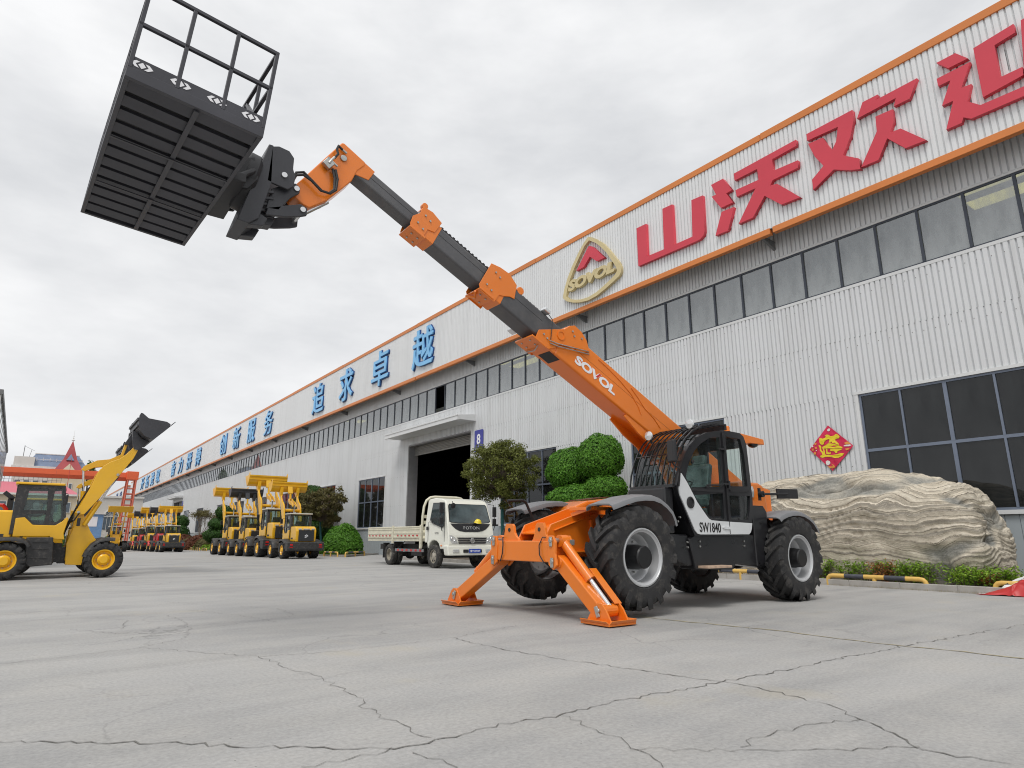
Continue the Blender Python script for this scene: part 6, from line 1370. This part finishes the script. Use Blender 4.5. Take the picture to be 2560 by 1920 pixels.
# ------------------------------------------------------------------ striped parking barriers
ry = mat('barrier_yellow', (.66, .42, .10), .5, var=.1, sc=6, dust=.2); rk = mat('barrier_black', (.045, .05, .065), .5, var=.2, sc=6, dust=.2)
def barrier(p, q_, label, h=.20, r0=.045):
    p, q_ = V(p), V(q_); d = (q_ - p); L_ = d.length; d.normalize(); u = V(0, 0, 1)
    r_ = thing('parking_barrier', tuple(p.lerp(q_, .5)), label, 'barrier', 'striped parking barriers')
    def bend(a, sgn): return [a - V(0, 0, .03), a + u * (h - .10), a + u * (h - .045) + d * sgn * .018, a + u * (h - .012) + d * sgn * .05, a + u * h + d * sgn * .11]
    c0 = .36; m = MB(); m.tube(bend(p, 1) + [p + d * c0 + u * h], r0, 12); m.build('end_leg', ry, r_, smooth=True)
    m = MB(); m.tube(bend(q_, -1) + [q_ - d * c0 + u * h], r0, 12); m.build('end_leg', ry, r_, smooth=True)
    n_ = 3; s_ = (L_ - 2 * c0) / n_
    for i in range(n_): MB().cyl(p + d * (c0 + s_ * i) + u * h, p + d * (c0 + s_ * (i + 1)) + u * h, r0 + .0005, 12).build('bar', rk if i % 2 == 0 else ry, r_, smooth=True)
    m = p.lerp(q_, .5); MB().cyl(m - V(0, 0, .03), m + u * h, r0 * .95, 12).build('middle_leg', ry, r_, smooth=True)
barrier((14.02, 7.45, 0), (14.10, 5.55, 0), 'yellow and black striped pipe barrier in front of the boulder')
barrier((14.0, 10.55, 0), (14.02, 8.65, 0), 'striped pipe barrier seen under the telehandler chassis')
barrier((14.10, 4.43, 0), (14.14, 2.5, 0), 'striped pipe barrier at the right edge with a red banner under it')
barrier((14.0, 13.6, 0), (14.0, 11.7, 0), 'striped pipe barrier hidden mostly behind the rear wheels')
barrier((14.0, 34.4, gz(34.4)), (16.3, 37.1, gz(37)), 'slanting striped pipe barrier by the truck tail', .24)
barrier((13.95, 37.5, gz(37)), (13.95, 35.4, gz(35)), 'striped pipe barrier right in front of the dome shrub', .24)
barrier((13.95, 42.2, gz(42)), (13.95, 39.2, gz(39)), 'striped pipe barrier beside the nearest column loader', .24)
for y, w_ in zip((69.2, 72.3, 75.4, 78.5), ('nearest', 'second nearest', 'second farthest', 'farthest')): barrier((13.9, y + 1.9, gz(y)), (13.9, y, gz(y)), 'small distant pipe barrier in front of the low hedge, %s of four' % w_, .24)

# ------------------------------------------------------------------ folded banner lying over the kerb
def banner_mat():
    m, t, o = newmat('printed_banner'); b = nn(t, 'ShaderNodeBsdfPrincipled', Roughness=.45); t.links.new(b.outputs[0], o.inputs[0])
    uv = coords(t, 'Object', (1, 1, 1)); wv = nn(t, 'ShaderNodeTexWave', Scale=.75, Distortion=5.0, Detail=1.0); wv.bands_direction = 'DIAGONAL'; t.links.new(uv, wv.inputs[0])
    c = ramp(t, wv.outputs[0], [(.0, (.45, .02, .02)), (.36, (.55, .03, .025)), (.40, (.75, .74, .73)), (.60, (.78, .77, .76)), (.64, (.03, .028, .03)), (.80, (.02, .02, .02)), (.84, (.72, .71, .7)), (1, (.75, .74, .73))]); c.node.color_ramp.interpolation = 'CONSTANT'
    t.links.new(c, b.inputs['Base Color']); return m
bn = MB(); nb = 40
for i in range(nb + 1):
    for j in range(nb + 1):
        a, b = i / nb, j / nb
        y = 4.62 - a * .85 + .10 * noise.noise(V(a * 3, b * 3, 0)); x = 13.70 + b * .50 + .06 * noise.noise(V(a * 4, b * 4, 5)) + .12 * a
        rise = max(0, min(1, (a - .15) / .6)); z = .012 + .26 * rise * (math.sin(math.pi * min(1, b * 1.05)) ** .8) + .05 * abs(noise.noise(V(a * 6, b * 6, 2))) * (rise + .1) + (.10 * rise if b > .6 else 0)
        bn.v.append((x, y, max(.008, z)))
bn.f = [(i * (nb + 1) + j, i * (nb + 1) + j + 1, (i + 1) * (nb + 1) + j + 1, (i + 1) * (nb + 1) + j) for i in range(nb) for j in range(nb)]
solo(bn.build('folded_banner', banner_mat(), smooth='all'), (13.9, 4.2, 0), 'crumpled red, white and black printed banner dumped by the kerb', 'banner')
# ------------------------------------------------------------------ gantry crane
red_o = mat('crane_orange', (.74, .13, .045), .45, var=.06, sc=.5); red_t = mat('crane_tower_red', (.55, .12, .07), .5, var=.1)
gy = 90.0; zb0 = gz(gy)
cr = thing('gantry_crane', (8.9, gy, zb0), 'orange gantry crane beam with red lattice leg spanning the yard', 'crane')
beam = MB(); beam.bx(-22, 8.35, gy - .5, gy + .5, 8.00, 8.60); beam.build('girder', red_o, cr, .02)
lw = MB(); lw.prism([(-22, gy - .5, 8.0), (8.35, gy - .5, 8.0), (8.35, gy - .3, 7.62), (-22, gy - .3, 7.62)], (0, .6, 0)); lw.build('lower_flange', mat('crane_orange_lower', (.62, .10, .04), .5), cr)
MB().bx(8.15, 9.40, gy - .9, gy + .9, 7.75, 8.75).build('end_box', red_o, cr, .03)
for x in (8.35, 9.2):
    for s in (-.8, .8): MB().beam((x, gy + s, 7.8), (x - .35 + (.2 if x > 9 else 0), gy + s * 1.5, zb0), .14, .14).build('leg', red_t, cr)
for k in range(11):
    z = zb0 + .6 + k * .66; f_ = (z - zb0) / (7.8 - zb0)
    for s in (-1, 1):
        sy = s * (.8 * f_ + 1.2 * (1 - f_)); MB().beam((8.0 + .35 * f_, gy + sy, z), (9.05 + .15 * f_, gy + sy, z), .09, .09).build('rung', red_t, cr)
MB().bx(7.8, 9.4, gy - 1.6, gy + 1.6, zb0, zb0 + .35).build('bogie', red_t, cr, .03)
sm = MB()
for x in (-14, -9, -4.5, 1.2, 5.6): sm.bx(x, x + .03, gy - .502, gy + .502, 8.0, 8.602)
sm.build('girder_seam', red_t, cr)

# ------------------------------------------------------------------ civic building with blue mansard roof and red spire
cream_w = mat('cream_render', (.60, .52, .38), .8, var=.08, sc=.4); pale_w = mat('pale_stone', (.62, .60, .56), .8, var=.08, sc=.4); blue_r = mat('blue_slate', (.16, .21, .31), .55, var=.12, sc=1.2); red_r = mat('red_roof', (.36, .055, .06), .5, var=.1, sc=.6); pink_r = mat('pink_metal_roof', (.55, .13, .17), .45, var=.06, sc=.4); dkglass = mat('far_window', (.10, .13, .16), .2, var=.2); white_t = mat('white_trim', (.66, .65, .62), .6)
def wins(parent, wallm, rows, x0, x1, y, n_, w_, h_):
    for z in rows:
        for i in range(n_):
            x = x0 + (x1 - x0) * (i + .5) / n_; f_ = MB(); f_.bx(x - w_ / 2 - .1, x + w_ / 2 + .1, y - .10, y, z - .1, z + h_ + .1); fo = f_.build('window', white_t, parent)
            MB().bx(x - w_ / 2, x + w_ / 2, y - .14, y - .095, z, z + h_).build('pane', dkglass, fo)
Ye = 130.0; gb = gz(Ye)
eu = thing('civic_building', (1, Ye, gb), 'pale stone building with blue mansard roof and a red pointed spire', 'building')
MB().bx(-4.0, 6.0, Ye, Ye + 12, gb, 12.2).build('wall', pale_w, eu)
MB().bx(-4.3, 6.2, Ye - .35, Ye + 12.3, 12.0, 12.35).build('cornice', white_t, eu); MB().bx(-4.1, -1.4, Ye - .2, Ye + 4, 12.35, 13.8).build('attic', pale_w, eu)
rf = MB(); rf.add([(-2.6, Ye, 12.35), (6.0, Ye, 12.35), (6.0, Ye + 12, 12.35), (-2.6, Ye + 12, 12.35), (-1.4, Ye + 2.5, 14.6), (4.6, Ye + 2.5, 14.6), (4.6, Ye + 9, 14.6), (-1.4, Ye + 9, 14.6)], [(0, 1, 5, 4), (1, 2, 6, 5), (2, 3, 7, 6), (3, 0, 4, 7), (4, 5, 6, 7)]); rf.build('mansard_roof', blue_r, eu)
m = MB(); m.bx(-2.2, 5.2, Ye + .9, Ye + 1.0, 13.55, 13.62); m.bx(-1.5, 4.7, Ye + 2.4, Ye + 9.1, 14.58, 14.72)
for i in range(9): m.bx(-2.1 + i * .9, -2.04 + i * .9, Ye + .92, Ye + .98, 13.3, 13.9)
m.build('roof_rail', white_t, eu)
sp = MB(); a = (3.35, Ye - .2); b0 = 2.05
sp.add([(a[0] - b0, a[1] - 1.6, 11.6), (a[0] + b0, a[1] - 1.6, 11.6), (a[0] + b0, a[1] + 2.4, 11.6), (a[0] - b0, a[1] + 2.4, 11.6), (a[0] - .95, a[1] - .6, 13.7), (a[0] + .95, a[1] - .6, 13.7), (a[0] + .95, a[1] + 1.4, 13.7), (a[0] - .95, a[1] + 1.4, 13.7), (a[0], a[1] + .4, 17.0)], [(0, 1, 5, 4), (1, 2, 6, 5), (2, 3, 7, 6), (3, 0, 4, 7), (4, 5, 8), (5, 6, 8), (6, 7, 8), (7, 4, 8)])
spo = sp.build('spire', red_r, eu)
fi = MB(); fi.lathe([(.05, 0), (.28, .12), (.05, .3), (.12, .45), (.04, .6), (.08, .85), (.015, 1.0), (.015, 1.9)], (a[0], a[1] + .4, 16.9), (0, 0, 1), 10); fi.build('finial', white_t, spo)
MB().prism([(a[0] - .55, a[1] - .95, 13.5), (a[0] + .55, a[1] - .95, 13.5), (a[0], a[1] - .55, 14.6)], (0, .5, 0)).build('dormer', blue_r, spo)
MB().prism([(a[0] - 1.1, a[1] - 1.75, 11.5), (a[0] + 1.1, a[1] - 1.75, 11.5), (a[0], a[1] - 1.55, 12.9)], (0, .4, 0)).build('gable', cream_w, spo)
MB().bx(1.2, 5.6, Ye - 1.6, Ye, gb, 11.6).build('stair_tower', cream_w, eu)
wins(eu, pale_w, (2.0, 5.2, 8.4), -3.8, 1.0, Ye, 4, .7, 1.6); wins(eu, cream_w, (8.6,), 2.3, 4.4, Ye - 1.6, 2, .35, 1.0)
m = MB(); m.tube([(-3.0, Ye, 13.8), (-3.0, Ye, 15.6)], .05, 5); m.tube([(-2.2, Ye, 13.8), (-2.0, Ye, 15.0)], .03, 4); m.tube([(-3.0, Ye, 15.5), (-1.6, Ye, 14.8)], .02, 4); m.build('roof_aerial', steel_m, eu)
# lower wing
Yw = 110.0; gw = gz(Yw)
wg = thing('low_wing', (-1, Yw, gw), 'cream yellow low wing with pink pitched metal roof', 'building')
MB().bx(-9, 4.35, Yw, Yw + 9, gw, 6.85).build('wall', cream_w, wg)
r2 = MB(); r2.add([(-9.2, Yw - .4, 6.85), (4.6, Yw - .4, 6.85), (2.4, Yw + 4.5, 8.65), (-9.2, Yw + 4.5, 8.65), (4.6, Yw + 9.4, 6.85), (-9.2, Yw + 9.4, 6.85)], [(0, 1, 2, 3), (1, 4, 2), (4, 5, 3, 2)]); r2.build('roof', pink_r, wg)
MB().bx(-9.2, 4.6, Yw - .45, Yw - .38, 6.62, 6.88).build('gutter', white_t, wg)
wins(wg, cream_w, (1.2, 4.4), -6, 4.0, Yw, 7, .75, 1.3)
m = MB()
for i in range(16): m.bx(-6 + i * .55, -5.95 + i * .55, Yw + 4.4, Yw + 4.45, 8.6, 9.4)
m.bx(-6, 2.3, Yw + 4.4, Yw + 4.44, 9.36, 9.42); m.bx(-6, 2.3, Yw + 4.4, Yw + 4.44, 9.0, 9.04); m.build('roof_railing', steel_m, wg)
# arched building at the end of the lane
Ya = 122.0; ga = gz(Ya)
ab = thing('arched_building', (10, Ya, ga), 'pale grey building with a blue arched fanlight window at the end of the lane', 'building')
MB().bx(7.2, 14, Ya, Ya + 8, ga, 7.2).build('wall', pale_w, ab); MB().bx(7.0, 14.1, Ya - .2, Ya + 8.2, 7.2, 7.5).build('parapet', white_t, ab)
aw = MB(); c_ = (9.75, 4.2); aw.prism([(c_[0] + .95 * math.cos(R(k)), Ya - .06, c_[1] + .95 * math.sin(R(k))) for k in range(0, 181, 15)] + [(c_[0] - .95, Ya - .06, 2.2), (c_[0] + .95, Ya - .06, 2.2)], (0, .08, 0)); awo = aw.build('arched_window', dkglass, ab)
m = MB(); m.tube([(c_[0] + 1.05 * math.cos(R(k)), Ya - .1, c_[1] + 1.05 * math.sin(R(k))) for k in range(0, 181, 12)], .10, 6)
for k in range(20, 180, 20): m.beam((c_[0], Ya - .1, c_[1]), (c_[0] + .95 * math.cos(R(k)), Ya - .1, c_[1] + .95 * math.sin(R(k))), .04, .04)
m.bx(c_[0] - 1, c_[0] + 1, Ya - .12, Ya - .06, c_[1] - .05, c_[1] + .05)
for x in (-.5, 0, .5): m.bx(c_[0] + x - .025, c_[0] + x + .025, Ya - .11, Ya - .06, 2.2, c_[1] - .05)
m.build('glazing_bars', white_t, awo)
# site kiosk
kq = thing('site_kiosk', (5.8, 96, gz(96)), 'small blue and white kiosk behind the loaders', 'kiosk'); zk = gz(96)
MB().bx(4.6, 6.9, 96, 98, zk, 3.8).build('wall', mat('kiosk_blue', (.16, .30, .52), .5), kq, .02); MB().bx(5.1, 6.3, 95.96, 96, 2.3, 3.5).build('window', MT['print_white'], kq); MB().bx(4.4, 7.1, 95.8, 98.2, 3.8, 3.95).build('roof', white_t, kq)
# next hall down the lane
fh = thing('far_hall', (20, 215, gz(200)), 'second grey factory hall with dark fascia lettering beyond the long hall', 'building')
MB().bx(18.2, 50, 186, 260, gz(200) - 1, 8.5).build('wall', sheet_m, fh); MB().bx(17.2, 18.2, 186, 260, 9.2, 13.4).build('fascia', sheet2_m, fh); MB().bx(17.1, 18.3, 185.8, 260, 13.4, 13.7).build('roof_edge_trim', trim_m, fh); MB().bx(18.1, 18.25, 186, 260, 6.8, 8.4).build('window_band', dkglass, fh)
for i, ch in enumerate('质量'):
    me = fit(text_mesh(ch, 2.4, .1, .06), 4.6, 2.6); on_facade(me, 17.1, 196 + i * 9, 11.3); link(me, 'lettering', bluedk_m, fh)
# glass fronted building at the far left edge
gbm, t_, o_ = newmat('curtain_wall_glass'); b_ = nn(t_, 'ShaderNodeBsdfPrincipled', Roughness=.08); b_.inputs['Base Color'].default_value = (.55, .58, .60, 1); b_.inputs['Metallic'].default_value = .75; t_.links.new(b_.outputs[0], o_.inputs[0])
lgb = thing('glass_building', (-6, 35, 0), 'glass fronted building cut by the left edge of the photo', 'building')
A_, B_ = V(-1.48, 26.4, 0), V(-1.80, 45.0, 0)
m = MB(); m.prism([A_ - V(0, 0, .2), B_ - V(0, 0, .2), V(-12, 45, -.2), V(-12, 26.4, -.2)], (0, 0, 5.78)); m.build('wall', gbm, lgb)
m = MB()
for i in range(12): p = A_.lerp(B_, i / 11); m.bx(p.x - .02, p.x + .012, p.y - .03, p.y + .03, -.1, 5.6)
for z in (1.4, 2.8, 4.2): m.beam(A_ + V(.01, 0, z), B_ + V(.01, 0, z), .05, .05)
m.build('mullions', flash_m, lgb); m = MB(); m.beam(A_ + V(-.1, -.1, 5.66), B_ + V(-.1, .1, 5.66), .3, .16); m.build('roof_edge', steel_m, lgb)
# trees behind the lane
for x, y, r3, lab in ((5.2, 104, (1.6, 1.6, 2.1), 'pale green tree behind the facing loader'), (8.3, 100, (1.3, 1.3, 1.5), 'round green shrub beside the red lattice leg'), (11.8, 96, (1.6, 2.5, 1.6), 'green shrub mass behind the distant column'), (3.1, 99, (1.7, 1.7, 1.4), 'dark green shrub below the yellow wing'), (6.4, 131, (1.0, 1.0, 1.5), None)):
    if lab: shrub('far_shrub', (x, y, gz(y)), r3, LG if 'dark' not in lab else LD, .17, 210, lab, group='green shrubs at the end of the lane')
ft_ = thing('far_tree', (6.9, 142, gz(142)), 'dark tree top showing right of the red spire', 'tree'); tk = MB(); stem(tk, [V(6.9, 142, gz(142)), V(6.9, 142, 14)], .25, .08); tk.build('trunk', bark_m, ft_); f_ = MB(); shell(f_, (6.9, 142, 12.6), (.9, .9, 2.3), 900, .22, .25, .3); f_.build('crown', LD, ft_)
